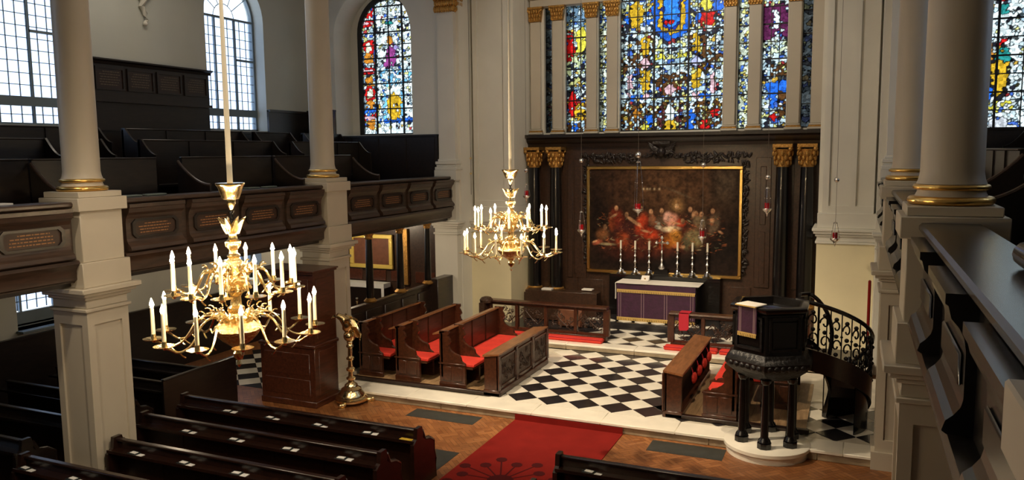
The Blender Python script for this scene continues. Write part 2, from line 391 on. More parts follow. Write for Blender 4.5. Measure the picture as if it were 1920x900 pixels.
# ledger slabs, carpet
for i, (x0, y0, x1, y1, lb) in enumerate([(-1.45, -1.36, -.09, -.93, 'dark slate ledger slab left of the red carpet by the step'), (3.02, -1.38, 4.21, -.90, 'dark slate ledger slab before the pulpit base'), (-.35, -3.6, .3, -2.6, 'dark slate ledger slab beside the carpet near the pew end')]):
    tag(MB().box(x0, y0, NZ, x1, y1, NZ + .004).build('ledger_slab', M['slate'], None), lb, 'slab')
    if i == 1: pass
cp = thing('aisle_carpet', 'red aisle carpet with dark flower motif running to the chancel step', 'carpet', (1.5, -6, NZ))
part(cp, 'pile', M['carpet'], lambda b: (b.box(.51, -12, NZ, 2.49, SE - .01, NZ + .012), b.box(.51, SE - .012, NZ, 2.49, SE + .002 - .003, -.055)), off=cp.location)
def motif(b):
    cx, cy = 1.35, -3.35
    for i in range(16):
        a = 2 * PI * i / 16; L_ = .62 + .16 * (i % 2); L2 = .16
        b.prism([(cx + L2 * math.cos(a) - .012 * math.sin(a), cy + L2 * math.sin(a) + .012 * math.cos(a)), (cx + L_ * math.cos(a) - .012 * math.sin(a), cy + L_ * math.sin(a) + .012 * math.cos(a)),
                 (cx + L_ * math.cos(a) + .012 * math.sin(a), cy + L_ * math.sin(a) - .012 * math.cos(a)), (cx + L2 * math.cos(a) + .012 * math.sin(a), cy + L2 * math.sin(a) - .012 * math.cos(a))], 'z', NZ + .011, NZ + .0145)
        b.prism([(cx + L_ * math.cos(a) + .09 * math.cos(t), cy + L_ * math.sin(a) + .09 * math.sin(t)) for t in np.linspace(0, 2 * PI, 10)[:-1]], 'z', NZ + .011, NZ + .015)
    b.prism([(cx + .2 * math.cos(t), cy + .2 * math.sin(t)) for t in np.linspace(0, 2 * PI, 20)[:-1]], 'z', NZ + .011, NZ + .015)
part(cp, 'flower_motif', M['carpetd'], motif, off=cp.location)

# piers of the chancel arch and responds
def mould_box(b, x0, y0, x1, y1, z, steps):
    for dz0, dz1, e in steps: b.box(x0 - e, y0 - e, z + dz0, x1 + e, y1 + e, z + dz1)
def pier(x0, x1, y0, y1, lb, panel):
    t = thing('chancel_pier', lb, 'pier', ((x0 + x1) / 2, (y0 + y1) / 2, NZ))
    o_ = t.location
    part(t, 'lower_pier', M['creamy'], lambda b: (b.box(x0, y0, NZ, x1, y1, 2.55), b.box(x0 - .03, y0 - .03, NZ, x1 + .03, y1, .12)), off=o_)
    part(t, 'impost', M['cream'], lambda b: mould_box(b, x0, y0, x1, y1, 2.5, [(0, .05, .03), (.05, .16, 0), (.16, .22, .03), (.22, .28, .07), (.28, .34, .10)]), off=o_, bevel=.008)
    part(t, 'plinth', M['cream'], lambda b: b.box(x0 + .001, y0 + .02, 2.84, x1 - .001, y1 - .01, 3.18), off=o_, bevel=.01)
    def sh(b):
        a_, c_ = x0 + .09, x1 - .06
        b.box(a_, y0 + .12, 3.18, c_, y1 - .01, 10.19); b.box(x0 + .001, y0 + .3, 3.18, x1 - .001, y1 - .02, 10.18)
        b.box(a_ + .001, y0 + .06, 3.34, a_ + .13, y0 + .121, 10.19); b.box(c_ - .13 if not panel else a_ + .55, y0 + .06, 3.34, (c_ if not panel else a_ + .68) - .001, y0 + .121, 10.19); b.box(a_ + .001, y0 + .06, 3.181, c_ - .001, y0 + .121, 3.34)
    part(t, 'panelled_shaft', M['cream'], sh, off=o_)
    return t
pier(-3.4, -2.25, 5.35, 7.0, 'left pier of the chancel arch beside the choir stalls', False)
pier(5.2, 6.4, 5.35, 7.0, 'right pier of the chancel arch behind the pulpit stair', True)
def respond(x0, x1, y0, lb):
    y0 = 4.55
    t = thing('respond_pilaster', lb, 'pilaster', ((x0 + x1) / 2, y0, NZ)); o_ = t.location; y1 = 4.8
    part(t, 'lower_pier', M['cream'], lambda b: b.box(x0, y0, NZ, x1, y1, 2.55), off=o_)
    part(t, 'impost', M['cream'], lambda b: mould_box(b, x0, y0, x1, y1, 2.5, [(0, .05, .03), (.05, .16, 0), (.16, .22, .03), (.22, .28, .06), (.28, .34, .09)]), off=o_, bevel=.008)
    part(t, 'pedestal', M['cream'], lambda b: (b.box(x0 + .1, y0 + .06, 2.84, x1 - .05, y1, 4.1), b.box(x0 + .02, y0, 3.9, x1, y1, 4.16)), off=o_)
    part(t, 'base', M['cream'], lambda b: mould_box(b, x0 + .12, y0 + .1, x1 - .06, y1, 4.16, [(0, .08, .09), (.08, .14, .06), (.14, .22, .08), (.22, .28, .03)]), off=o_, bevel=.012)
    part(t, 'shaft', M['cream'], lambda b: b.box(x0 + .12, y0 + .1, 4.44, x1 - .06, y1, 10.2), off=o_)
    def cap(b):
        for i in range(9):
            for jz in range(3):
                xx = x0 + .1 + (x1 - x0 - .14) * i / 8; b.sph((xx + (.03 if jz % 2 else 0), y0 + .07 - jz * .02, 8.2 + jz * .14), .045, .05, .09, n=8)
        for i in range(5):
            for jz in range(3): b.sph((x1 - .04 + jz * .02, y0 + .1 + i * .09, 8.2 + jz * .14), .05, .045, .09, n=8)
        b.box(x0 + .03, y0 - .02, 8.6, x1 + .03, y1, 8.68)
    part(t, 'gilt_capital', M['goldd'], cap, off=o_)
    return t
respond(-4.05, -3.40, 4.72, 'cream respond pilaster with gilt capital beside the left stained glass window')
respond(6.4, 7.05, 4.72, 'cream respond pilaster behind the two right columns')

# ---------------------------------------------------------------- arcade columns
def column(x, y, lb):
    t = thing('column', lb, 'column', (x, y, NZ), 0, 'columns carrying the galleries'); o_ = t.location
    def pb(b):
        h = .30; b.box(x - h, y - h, NZ, x + h, y + h, 2.5)
        for (ax, sg) in (('x', 1), ('x', -1), ('y', 1), ('y', -1)):
            H = .33
            for (u0, u1, z0, z1) in ((-H, -.22, .1, 2.5), (.22, H, .1, 2.5), (-.22, .22, .1, .28), (-.22, .22, 2.32, 2.5)):
                if ax == 'x': b.box(x + sg * h, y + max(u0, -h), z0, x + sg * H, y + min(u1, h), z1)
                else: b.box(x + u0, y + sg * h, z0, x + u1, y + sg * H, z1)
        b.box(x - .38, y - .38, NZ, x + .38, y + .38, .1)
    part(t, 'pier', M['colp'], pb, off=o_)
    part(t, 'impost', M['colp'], lambda b: mould_box(b, x - .33, y - .33, x + .33, y + .33, 2.5, [(0, .05, .035), (.05, .17, .0), (.17, .22, .04), (.22, .27, .09), (.27, .34, .14)]), off=o_, bevel=.01)
    part(t, 'pedestal', M['colp'], lambda b: (b.box(x - .38, y - .38, 2.84, x + .38, y + .38, 3.18), b.box(x - .33, y - .33, 3.18, x + .33, y + .33, 3.87), b.box(x - .385, y - .385, 3.87, x + .385, y + .385, 4.05), b.box(x - .34, y - .34, 4.05, x + .34, y + .34, 4.13)), off=o_, bevel=.008)
    def tor(b, r, z, rr): b.lathe([(r - rr, z - rr)] + [(r + rr * math.cos(a), z + rr * math.sin(a)) for a in np.linspace(-PI / 2, PI / 2, 9)] + [(r - rr, z + rr)], (x, y, 0), 40)
    part(t, 'gilt_ring', M['gold'], lambda b: tor(b, .29, 4.165, .035), off=o_)
    part(t, 'gilt_ring', M['gold'], lambda b: tor(b, .265, 4.275, .022), off=o_)
    part(t, 'scotia', M['colp'], lambda b: b.lathe([(.27, 4.20), (.255, 4.23), (.25, 4.25)], (x, y, 0), 40), off=o_)
    part(t, 'shaft', M['colp'], lambda b: b.lathe([(.26, 4.30), (.245, 4.34), (.235, 4.40), (.232, 5.5), (.227, 7.5), (.21, 9.0), (.30, 9.2), (.33, 10.2)], (x, y, 0), 48), off=o_)
    return t
column(-3.83, -5.75, 'cream column at left behind the large chandelier')
column(-3.83, -.37, 'cream column rising behind the wooden cabinet')
column(6.68, -5.95, 'large cream column at right, nearest the camera with its shaft in view')
column(6.68, -.5, 'cream column at right next to the chancel pier, half hidden by the nearest')
column(6.68, -11.62, 'column at bottom right of which only a corner of the pedestal shows')

# ---------------------------------------------------------------- galleries
def lettering(par, ox, u0, u1, z0, z1, n, off, side, seed):
    rnd = random.Random(seed)
    def f(b):
        for i in range(n):
            z = z1 - (z1 - z0) * (i + .5) / n; h = (z1 - z0) / n * .17; u = u0 + rnd.uniform(0, .1) * (u1 - u0) + (.12 * (u1 - u0) if i == 0 else 0); e = u1 - rnd.uniform(0, .14) * (u1 - u0)
            while u < e:
                L_ = rnd.uniform(.02, .07); b.box(ox, u, z - h, ox + side * .003, min(u + L_, e), z + h); u += L_ + .014
    o = part(par, 'gilt_lettering', M['gilt2'] if seed >= 50 else M['gilt'], f, off=off); o['kind'] = 'stuff'; return o
def gallery_front(side, X, y0, y1, n, lb):
    # side +1: outward normal is +X (left gallery), -1: right gallery
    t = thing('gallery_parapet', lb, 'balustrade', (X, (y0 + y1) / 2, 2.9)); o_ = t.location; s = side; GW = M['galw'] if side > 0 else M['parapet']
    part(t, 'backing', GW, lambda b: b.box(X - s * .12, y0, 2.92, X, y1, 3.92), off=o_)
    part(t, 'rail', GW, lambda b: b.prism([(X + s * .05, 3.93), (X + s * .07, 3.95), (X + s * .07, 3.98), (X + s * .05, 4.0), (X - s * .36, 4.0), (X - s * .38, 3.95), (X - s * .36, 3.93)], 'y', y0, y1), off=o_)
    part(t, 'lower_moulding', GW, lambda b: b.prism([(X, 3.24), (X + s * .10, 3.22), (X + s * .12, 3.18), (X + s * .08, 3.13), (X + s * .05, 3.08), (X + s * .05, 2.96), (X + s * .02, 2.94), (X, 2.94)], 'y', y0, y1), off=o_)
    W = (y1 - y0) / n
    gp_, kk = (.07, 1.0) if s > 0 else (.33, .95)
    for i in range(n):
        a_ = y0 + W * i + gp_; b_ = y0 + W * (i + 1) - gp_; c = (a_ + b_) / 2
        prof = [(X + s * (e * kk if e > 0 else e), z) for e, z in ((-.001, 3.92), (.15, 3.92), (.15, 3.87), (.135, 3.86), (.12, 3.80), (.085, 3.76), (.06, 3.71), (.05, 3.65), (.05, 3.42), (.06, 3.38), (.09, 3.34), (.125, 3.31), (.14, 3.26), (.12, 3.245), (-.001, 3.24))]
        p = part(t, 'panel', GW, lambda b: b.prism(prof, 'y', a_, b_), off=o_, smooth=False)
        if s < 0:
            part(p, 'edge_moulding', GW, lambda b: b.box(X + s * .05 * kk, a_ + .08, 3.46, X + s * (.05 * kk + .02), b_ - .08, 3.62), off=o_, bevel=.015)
            continue
        # raised frame with clipped corners and a text board
        x0 = X + s * .05
        def oct_(hw, z0, z1, c_): return [(c - hw + c_, z0), (c + hw - c_, z0), (c + hw, z0 + c_), (c + hw, z1 - c_), (c + hw - c_, z1), (c - hw + c_, z1), (c - hw, z1 - c_), (c - hw, z0 + c_)]
        hw = (b_ - a_) / 2 - .09
        def fr(b):
            O = oct_(hw, 3.42, 3.70, .06); I = oct_(hw - .05, 3.455, 3.665, .045)
            for q in range(8):
                r_ = (q + 1) % 8
                b.prism([O[q], O[r_], I[r_], I[q]], 'x', x0, x0 + s * .03)
        part(p, 'frame', M['darkw'], fr, off=o_, smooth=False)
        part(p, 'text_board', M['board'], lambda b: b.prism(oct_(hw - .05, 3.455, 3.665, .045), 'x', x0, x0 + s * .006), off=o_, smooth=False)
        if side > 0: lettering(p, x0 + s * .007, c - hw + .12, c + hw - .12, 3.475, 3.645, 4, o_, s, i + int(y0 * 10))
    return t
gallery_front(1, -3.62, -10.9, -6.12, 4, 'left gallery front, bay at the left edge of the photo with text boards')
gallery_front(1, -3.62, -5.38, -.74, 4, 'left gallery front, bay between the two left columns')
gallery_front(1, -3.62, 0.0, 4.75, 4, 'left gallery front, bay ending at the chancel pier')
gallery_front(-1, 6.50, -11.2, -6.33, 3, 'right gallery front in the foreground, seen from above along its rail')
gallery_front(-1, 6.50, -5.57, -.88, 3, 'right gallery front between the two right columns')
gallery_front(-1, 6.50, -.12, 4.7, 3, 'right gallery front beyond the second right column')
struct('floor_gallery_left', MB().box(NX, -20, 2.86, -3.7, 4.8, 3.0), M['darkw'], smooth=False)
struct('floor_gallery_right', MB().box(6.6, -20, 2.86, EX, 4.8, 3.0), M['darkw'], smooth=False)
# tiers
def tiers(side, base, runs, labelside):
    # side=-1 : left gallery, x runs outward to the wall
    for ti, (xd, zf, zt) in enumerate([(1.05, 3.25, 4.58), (2.3, 3.62, 4.90), (3.45, 4.0, 5.14)]):
        X = base + side * xd
        struct('trim_%d' % (1 + ti + (0 if side < 0 else 3)), MB().box(X - side * .55, -20, 3.0, X + side * .6, 4.8, zf), M['darkw'], smooth=False)
        for ri, (a_, b_) in enumerate(runs[ti]):
            where = ['nearest the camera', 'behind the large chandelier', 'middle run', 'end run by the front wall'][ri] if labelside == 'left' else ['nearest run', 'middle run', 'far run', 'end run'][ri]
            t = thing('gallery_pew', 'dark oak %s gallery pew, %s tier from the rail, %s' % (labelside, ordn(ti), where), 'pew', (X, (a_ + b_) / 2, zf)); o_ = t.location
            part(t, 'back', M['darkw'], lambda b: b.box(X - .025, a_, zf, X + .025, b_, zt - .03), off=o_)
            part(t, 'top_rail', M['darkw'], lambda b: b.box(X - .045, a_, zt - .03, X + .045, b_, zt), off=o_, bevel=.01)
            part(t, 'seat', M['darkw'], lambda b: b.box(X, a_, zf + .42, X - side * .36, b_, zf + .46), off=o_)
            np_ = max(1, int((b_ - a_) / .9))
            for q in range(np_ + 1):
                y = a_ + (b_ - a_) * q / np_
                if 0 < q < np_: part(t, 'stile', M['darkw'], lambda b: b.box(X - side * .025, y - .04, zf, X - side * .045, y + .04, zt - .03), off=o_)
            for y in ((a_, b_ - .04) if ti else ()):
                pr = [(X + side * .03, zf), (X + side * .03, zt)] + [(X - side * (.06 + .34 * q / 8), zt - .28 * math.sin(PI / 2 * q / 8)) for q in range(9)] + [(X - side * .40, zf)]
                part(t, 'end_panel', M['darkw'], lambda b: b.prism(pr, 'y', y, y + .04), off=o_)
tiers(-1, -3.6, [[(-9, -5.95), (-5.9, -3.75), (-3.2, -.95), (-.85, 1.72)], [(-9, -4.75), (-4.15, -3.75), (-2.95, 0.6), (1.2, 3.9)], [(-9, -2.85), (-2.3, .9), (1.3, 2.6), (3.1, 4.7)]], 'left')
tiers(1, 6.6, [[(-9.6, -6.5), (-6.0, -3.6), (-3.0, .6), (1.2, 4.0)], [(-9.6, -6.5), (-6.0, -3.6), (-3.0, .6), (1.2, 4.2)], [(-9.6, -6.5), (-6.0, -3.6), (-3.0, .6), (1.2, 4.4)]], 'right')
# curved partitions running down to the gallery front
def partition(sgn, X0, X1, y, lb):
    pts = [(X0 + (X1 - X0) * q / 12, 4.50 - .40 * math.sin(PI / 2 * (q / 12)) ** .9) for q in range(13)]
    t = thing('pew_partition', lb, 'partition', ((X0 + X1) / 2, y, 3.0))
    part(t, 'board', M['darkw'], lambda b: b.prism(pts + [(X1, 3.0), (X0, 3.0)], 'y', y - .02, y + .02), off=t.location)
    part(t, 'curved_rail', M['galw'], lambda b: b.tube([(p[0], y, p[1] + .01) for p in pts], .026, 8), off=t.location)
for y, lb in ((-5.93, 'left column'), (-3.32, 'large chandelier rod'), (-.87, 'second column'), (1.78, 'stained glass window')):
    partition(-1, -4.6, -3.9, y, 'dark pew partition with curved pale-edged rail near the ' + lb)
for y, lb in ((-5.2, 'near end'), (-3.4, 'middle'), (.9, 'far end')):
    partition(1, 7.6, 6.95, y, 'curved pew partition in the right gallery, ' + lb)
# wainscot on the left wall and front wall
def wains(name, b_, mat, lb, cat='panelling'):
    o = b_.build(name, mat, None, bevel=.006); return tag(o, lb, cat)
ws = thing('wall_panelling', 'dark oak panelling along the left gallery wall under the windows', 'panelling', (NX, -4, 3.0)); o_ = ws.location
part(ws, 'board', M['darkw'], lambda b: (b.box(NX, -20, 3.0, NX + .05, 1.0, 5.16), b.box(NX, 1.0, 3.0, NX + .05, 3.05, 5.16), b.box(NX, 3.05, 3.0, NX + .06, 4.8, 5.74), b.box(NX, -2.35, 5.16, NX + .06, 1.0, 5.72)), off=o_)
for q in range(18):
    y = -9 + q * .78
    if y < 4.6: part(ws, 'stile', M['darkw'], lambda b: b.box(NX + .05, y, 3.6, NX + .075, y + .09, 5.1), off=o_)
part(ws, 'cap_moulding', M['darkw'], lambda b: (b.box(NX, 3.05, 5.70, NX + .11, 4.8, 5.76), b.box(NX, -20, 5.12, NX + .09, 3.05, 5.17)), off=o_)
tb = thing('text_board_panelling', 'tall dark board with four gilt inscription panels between the left windows', 'panelling', (NX, -.5, 5.72)); o_ = tb.location
part(tb, 'board', M['darkw'], lambda b: (b.box(NX, -2.2, 5.72, NX + .10, .98, 6.48)), off=o_)
part(tb, 'cornice', M['darkw'], lambda b: (b.prism([(NX, 6.45), (NX + .12, 6.45), (NX + .14, 6.50), (NX + .20, 6.53), (NX + .20, 6.56), (NX, 6.56)], 'y', -2.25, 1.03), b.box(NX, -2.22, 5.70, NX + .16, 1.0, 5.76)), off=o_)
for q in range(4):
    c = -1.72 + q * .76
    p = part(tb, 'inscription_panel', M['pewback'], lambda b: b.box(NX + .10, c - .30, 5.98, NX + .115, c + .30, 6.36), off=o_)
    part(p, 'frame', M['darkw'], lambda b: (b.box(NX + .10, c - .34, 5.94, NX + .135, c + .34, 5.98), b.box(NX + .10, c - .34, 6.36, NX + .135, c + .34, 6.40), b.box(NX + .10, c - .34, 5.98, NX + .135, c - .30, 6.36), b.box(NX + .10, c + .30, 5.98, NX + .135, c + .34, 6.36)), off=o_)
    lettering(p, NX + .116, c - .25, c + .25, 6.02, 6.33, 6, o_, 1, 50 + q)
fw = thing('front_wall_panelling', 'dark oak panelling below the left stained glass window', 'panelling', (-6, 4.8, 3.0)); o_ = fw.location
part(fw, 'board', M['darkw'], lambda b: (b.box(NX, 4.72, 3.0, -4.02, 4.8, 5.04), b.box(NX, 4.70, 5.0, -7.22, 4.8, 5.78)), off=o_)
part(fw, 'cap_moulding', M['darkw'], lambda b: (b.box(NX, 4.68, 5.03, -4.0, 4.8, 5.08), b.box(NX, 4.68, 5.75, -7.2, 4.8, 5.80)), off=o_)
for q in range(5): part(fw, 'stile', M['darkw'], lambda b: b.box(-7.6 + q * .85, 4.70, 3.6, -7.5 + q * .85, 4.72, 5.0), off=o_)
fr_ = thing('front_wall_panelling', 'dark oak panelling below the right stained glass window', 'panelling', (9, 4.8, 3.0)); o_ = fr_.location
part(fr_, 'board', M['darkw'], lambda b: b.box(7.0, 4.70, 3.0, EX, 4.8, 4.97), off=o_)
part(fr_, 'cap_moulding', M['darkw'], lambda b: b.box(7.0, 4.66, 4.93, EX, 4.8, 4.98), off=o_)

# ---------------------------------------------------------------- clear windows of the left wall
wn = [0]
def clear_window(yc, detailed, X=NX - .36, s=1, low=False):
    wn[0] += 1; nm = 'window_%d' % wn[0]
    z0, zs, r = (5.2, 7.95, 1.0) if not low else (1.42, 2.25, 1.0)
    if low: r = .65
    y0, y1 = yc - r, yc + r
    fb = MB()
    fb.box(X - .05, y0, z0, X + .05, y0 + .06, zs); fb.box(X - .05, y1 - .06, z0, X + .05, y1, zs); fb.box(X - .05, y0, z0, X + .05, y1, z0 + .05)
    k_ = 1 if not low else .35
    A = arc(yc, 0, r, PI, 0, 16); B = arc(yc, 0, r - .06, PI, 0, 16)
    for i in range(16): fb.prism([(A[i][0], zs + A[i][1] * k_), (A[i + 1][0], zs + A[i + 1][1] * k_), (B[i + 1][0], zs + B[i + 1][1] * k_), (B[i][0], zs + B[i][1] * k_)], 'x', X - .05, X + .05)
    if not low:
        fb.box(X - .05, y0, 5.56, X + .06, y1, 5.74); fb.box(X - .04, y0, 7.93, X + .04, y1, 7.98)
        fb.box(X - .03, yc - .36, z0, X + .03, yc - .32, zs); fb.box(X - .03, yc + .32, z0, X + .03, yc + .36, zs)
        fb.box(X - .03, yc + .34, 6.95, X + .03, y1, 7.0)
        for a in (PI * .2, PI * .35, PI * .5, PI * .65, PI * .8): fb.tube([(X, yc + .35 * math.cos(a), zs + .35 * math.sin(a)), (X, yc + .96 * math.cos(a), zs + .96 * math.sin(a))], .012, 4)
        fb.tube([(X, yc + .35 * math.cos(a), zs + .35 * math.sin(a)) for a in np.linspace(0, PI, 12)], .012, 4)
    else:
        fb.box(X - .04, y0, 1.44, X + .05, y1, 1.70)
        for q in (-.34, .34): fb.box(X - .03, yc + q - .02, z0, X + .03, yc + q + .02, 2.5)
    fo = struct(nm, fb, M['frame'], smooth=False); o_ = fo.location
    if detailed:
        cols = 9 if not low else 6; zz = [(5.25, 5.56, 2), (5.74, 7.93, 10)] if not low else [(1.72, 2.40, 4)]; wd = 2 * r - .12
        bars = MB(o_)
        for (a_, b_, n) in zz:
            for j in range(n):
                for i in range(cols):
                    ya = y0 + .06 + wd * i / cols; yb = y0 + .06 + wd * (i + 1) / cols; za = a_ + (b_ - a_) * j / n; zb = a_ + (b_ - a_) * (j + 1) / n
                    key = ('pane', round(zb - za, 3), low)
                    if key in tmesh:
                        o = bpy.data.objects.new('pane', tmesh[key]); COL.objects.link(o); o.parent = fo
                    else:
                        q = MB((X, ya, za)); q.box(X - .003, ya + .004, za + .004, X + .003, yb - .004, zb - .004); o = q.build('pane', M['clear'], fo, smooth=False); tmesh[key] = o.data
                    o.location = Vector((X, ya, za)) - o_
                if j: bars.box(X - .008, y0 + .06, za - .007, X + .008, y1 - .06, za + .007)
            for i in range(1, cols):
                ya = y0 + .06 + wd * i / cols; bars.box(X - .008, ya - .008, a_, X + .008, ya + .008, b_)
        bars.build('glazing_bars', M['frame'], fo, smooth=False)
    else:
        q = MB(o_); q.box(X - .003, y0 + .05, z0 + .05, X + .003, y1 - .05, zs if not low else 2.45); q.build('pane', M['clear'], fo, smooth=False)
    if not low:
        q = MB(o_); pts = [(p, zs + z_) for p, z_ in arc(yc, 0, .95, PI, 0, 14)]; q.prism(pts, 'x', X - .003, X + .003); q.build('pane', M['clear'], fo, smooth=False)
    l = bpy.data.lights.new('portal', 'AREA'); l.shape = 'RECTANGLE'; l.size = 2.0 if not low else 1.3; l.size_y = (3.75 if not low else 1.2); l.cycles.is_portal = True
    lo = bpy.data.objects.new('portal', l); COL.objects.link(lo); lo.location = (X - s * .2, yc, z0 + l.size_y / 2); lo.rotation_euler = (PI / 2, 0, -PI / 2 * s)
    return fo
for yc in (2.05, -3.4): clear_window(yc, True)
for yc in (-8.85, -14.3): clear_window(yc, False)
for yc in LOWC[:2]: clear_window(yc, True, low=True)
clear_window(-8.85, False, low=True); clear_window(-14.3, False, low=True)
for yc in (2.05, -3.4): clear_window(yc, False, X=EX + .36, s=-1)
sill = tag(MB().box(NX - .30, -3.98, 1.38, NX + .18, -2.62, 1.42).build('window_sill', M['frame'], None), 'grey stone sill of the low window under the left gallery', 'sill')

# ---------------------------------------------------------------- stained glass
PAL = np.array([(.62, .74, .76), (.50, .66, .74), (.72, .78, .74), (.62, .60, .22), (.05, .12, .45), (.02, .02, .03), (.25, .35, .42), (.40, .04, .04), (.55, .33, .05)])
PALW = np.array([.24, .17, .10, .11, .08, .15, .09, .02, .04]); PALW = PALW / PALW.sum()
WHT = (.78, .86, .84); BLU = (.02, .13, .62); DBL = (.01, .03, .25); GLD = (.62, .36, .02); YEL = (.70, .60, .06); RED = (.55, .01, .01); BRN = (.10, .04, .012); PNK = (.75, .45, .48); PUR = (.10, .015, .06); MAG = (.30, .05, .22); GRN = (.02, .22, .20); LBL = (.18, .50, .78); BLK = (.012, .012, .015); ORG = (.55, .20, .02)
def ell(x, y, cx, cy, rx, ry): return ((x - cx) / rx) ** 2 + ((y - cy) / ry) ** 2 < 1
def stained(name, u0, u1, z0, z1, Y, cols, rows, paint, seed, cell=.064, arch=0, res=.014, frame=.03):
    rng = np.random.default_rng(seed); wn[0] += 1
    fb = MB(); cx = (u0 + u1) / 2
    fb.box(u0 - frame, Y - .03, z0 - .03, u0 + .01, Y + .03, z1); fb.box(u1 - .01, Y - .03, z0 - .03, u1 + frame, Y + .03, z1); fb.box(u0 - frame, Y - .03, z0 - .03, u1 + frame, Y + .03, z0 + .015)
    if arch:
        A = arc(cx, z1, (u1 - u0) / 2 + frame, PI, 0, 20); B = arc(cx, z1, (u1 - u0) / 2 - .01, PI, 0, 20)
        for i in range(20): fb.prism([A[i], A[i + 1], B[i + 1], B[i]], 'y', Y - .03, Y + .03)
    fo = struct('window_%d' % wn[0], fb, M['lead'], smooth=False); o_ = fo.location
    zt = z1 + ((u1 - u0) / 2 if arch else 0)
    gu = int((u1 - u0 + .4) / cell) + 3; gz = int((zt - z0 + .4) / cell) + 3
    SU = (np.arange(gu)[:, None] + rng.random((gu, gz))) * cell + u0 - .2; SZ_ = (np.arange(gz)[None, :] + rng.random((gu, gz))) * cell + z0 - .2
    hx = (np.abs(SU - cx) / .10).astype(int); hz = ((SZ_ - z0 + 9) / .12).astype(int)
    lut = rng.choice(len(PAL), size=(64, 200), p=PALW); base = PAL[lut[np.clip(hx, 0, 63), np.clip(hz, 0, 199)]]
    loose = rng.random((gu, gz)) < .35; base[loose] = PAL[rng.choice(len(PAL), size=(gu, gz), p=PALW)][loose]
    C = paint(SU, SZ_, base.copy(), rng); C0 = C.copy(); C = np.clip(C * (.60 + .5 * (rng.random((gu, gz, 1)) - .5)), 0, 1)
    dz = (z1 - z0) / rows; allrows = rows + (int(math.ceil((zt - z1) / dz)) if arch else 0)
    for i in range(cols):
        for j in range(allrows):
            ua = u0 + (u1 - u0) * i / cols; ub = u0 + (u1 - u0) * (i + 1) / cols; za = z0 + dz * j; zb = min(za + dz, zt)
            if za > z1 - 1e-4:
                dmin = max(0, max(ua - cx, cx - ub) if not (ua <= cx <= ub) else 0)
                if math.hypot(dmin, za - z1) > (u1 - u0) / 2: continue
            nu = max(2, int((ub - ua) / res) + 1); nz = max(2, int((zb - za) / res) + 1)
            U, Z = np.meshgrid(np.linspace(ua, ub, nu), np.linspace(za, zb, nz), indexing='ij')
            best = np.full(U.shape, 9.); sec = np.full(U.shape, 9.); bi = np.zeros(U.shape, int); bj = np.zeros(U.shape, int); si = np.zeros(U.shape, int); sj = np.zeros(U.shape, int)
            ci = ((U - u0 + .2) / cell).astype(int); cj = ((Z - z0 + .2) / cell).astype(int)
            for a_ in (-1, 0, 1):
                for b_ in (-1, 0, 1):
                    ii = np.clip(ci + a_, 0, gu - 1); jj = np.clip(cj + b_, 0, gz - 1)
                    d = np.hypot(SU[ii, jj] - U, SZ_[ii, jj] - Z); better = d < best
                    b2 = (~better) & (d < sec); si = np.where(better, bi, np.where(b2, ii, si)); sj = np.where(better, bj, np.where(b2, jj, sj))
                    sec = np.where(better, best, np.minimum(sec, d)); bi = np.where(better, ii, bi); bj = np.where(better, jj, bj); best = np.where(better, d, best)
            same = np.abs(C0[bi, bj] - C0[si, sj]).sum(-1) < .02; col = C[bi, bj]; gap = sec - best; lead = gap < np.where(same, .004, .018); col = np.where(lead[..., None], col * np.where(same, .5, .06)[..., None], col)
            if zb > z1: col = np.where(((np.hypot(U - cx, Z - z1) > (u1 - u0) / 2) & (Z > z1))[..., None], 0, col)
            vs = np.stack([U, np.full(U.shape, Y), Z], -1).reshape(-1, 3) - np.array(o_)
            fs = [(p * nz + q, (p + 1) * nz + q, (p + 1) * nz + q + 1, p * nz + q + 1) for p in range(nu - 1) for q in range(nz - 1)]
            me = bpy.data.meshes.new('pane'); me.from_pydata(vs.tolist(), [], fs)
            at = me.color_attributes.new('col', 'FLOAT_COLOR', 'POINT'); at.data.foreach_set('color', np.concatenate([col.reshape(-1, 3), np.ones((nu * nz, 1))], 1).ravel())
            me.materials.append(M['stain']); o = bpy.data.objects.new('pane', me); COL.objects.link(o); o.parent = fo
    for i in range(1, cols):
        u = u0 + (u1 - u0) * i / cols; th = .022 if (cols == 12 and i % 4 == 0) or (cols == 4 and i != 2) else .009
        part(fo, 'glazing_bar', M['lead'], lambda b: b.box(u - th, Y - .02, z0, u + th, Y + .02, zt - .02 if arch else z1), off=o_, smooth=False)
    for j in range(1, allrows):
        z = z0 + dz * j; e = 0 if z <= z1 else (u1 - u0) / 2 - math.sqrt(max(0, ((u1 - u0) / 2) ** 2 - (z - z1) ** 2)); th = .014 if j % 2 == 0 else .008
        part(fo, 'glazing_bar', M['lead'], lambda b: b.box(u0 + e, Y - .022, z - th - .003, u1 - e, Y + .022, z + th + .003), off=o_, smooth=False)
    l = bpy.data.lights.new('portal', 'AREA'); l.shape = 'RECTANGLE'; l.size = u1 - u0 + .1; l.size_y = zt - z0; l.cycles.is_portal = True
    lo = bpy.data.objects.new('portal', l); COL.objects.link(lo); lo.location = (cx, Y + .15, (z0 + zt) / 2); lo.rotation_euler = (-PI / 2, 0, 0)
    return fo
def setc(C, mask, col, rng=None, keep=0):
    mk = mask if rng is None else mask & (rng.random(mask.shape) > keep)
    C[mk] = col; return C
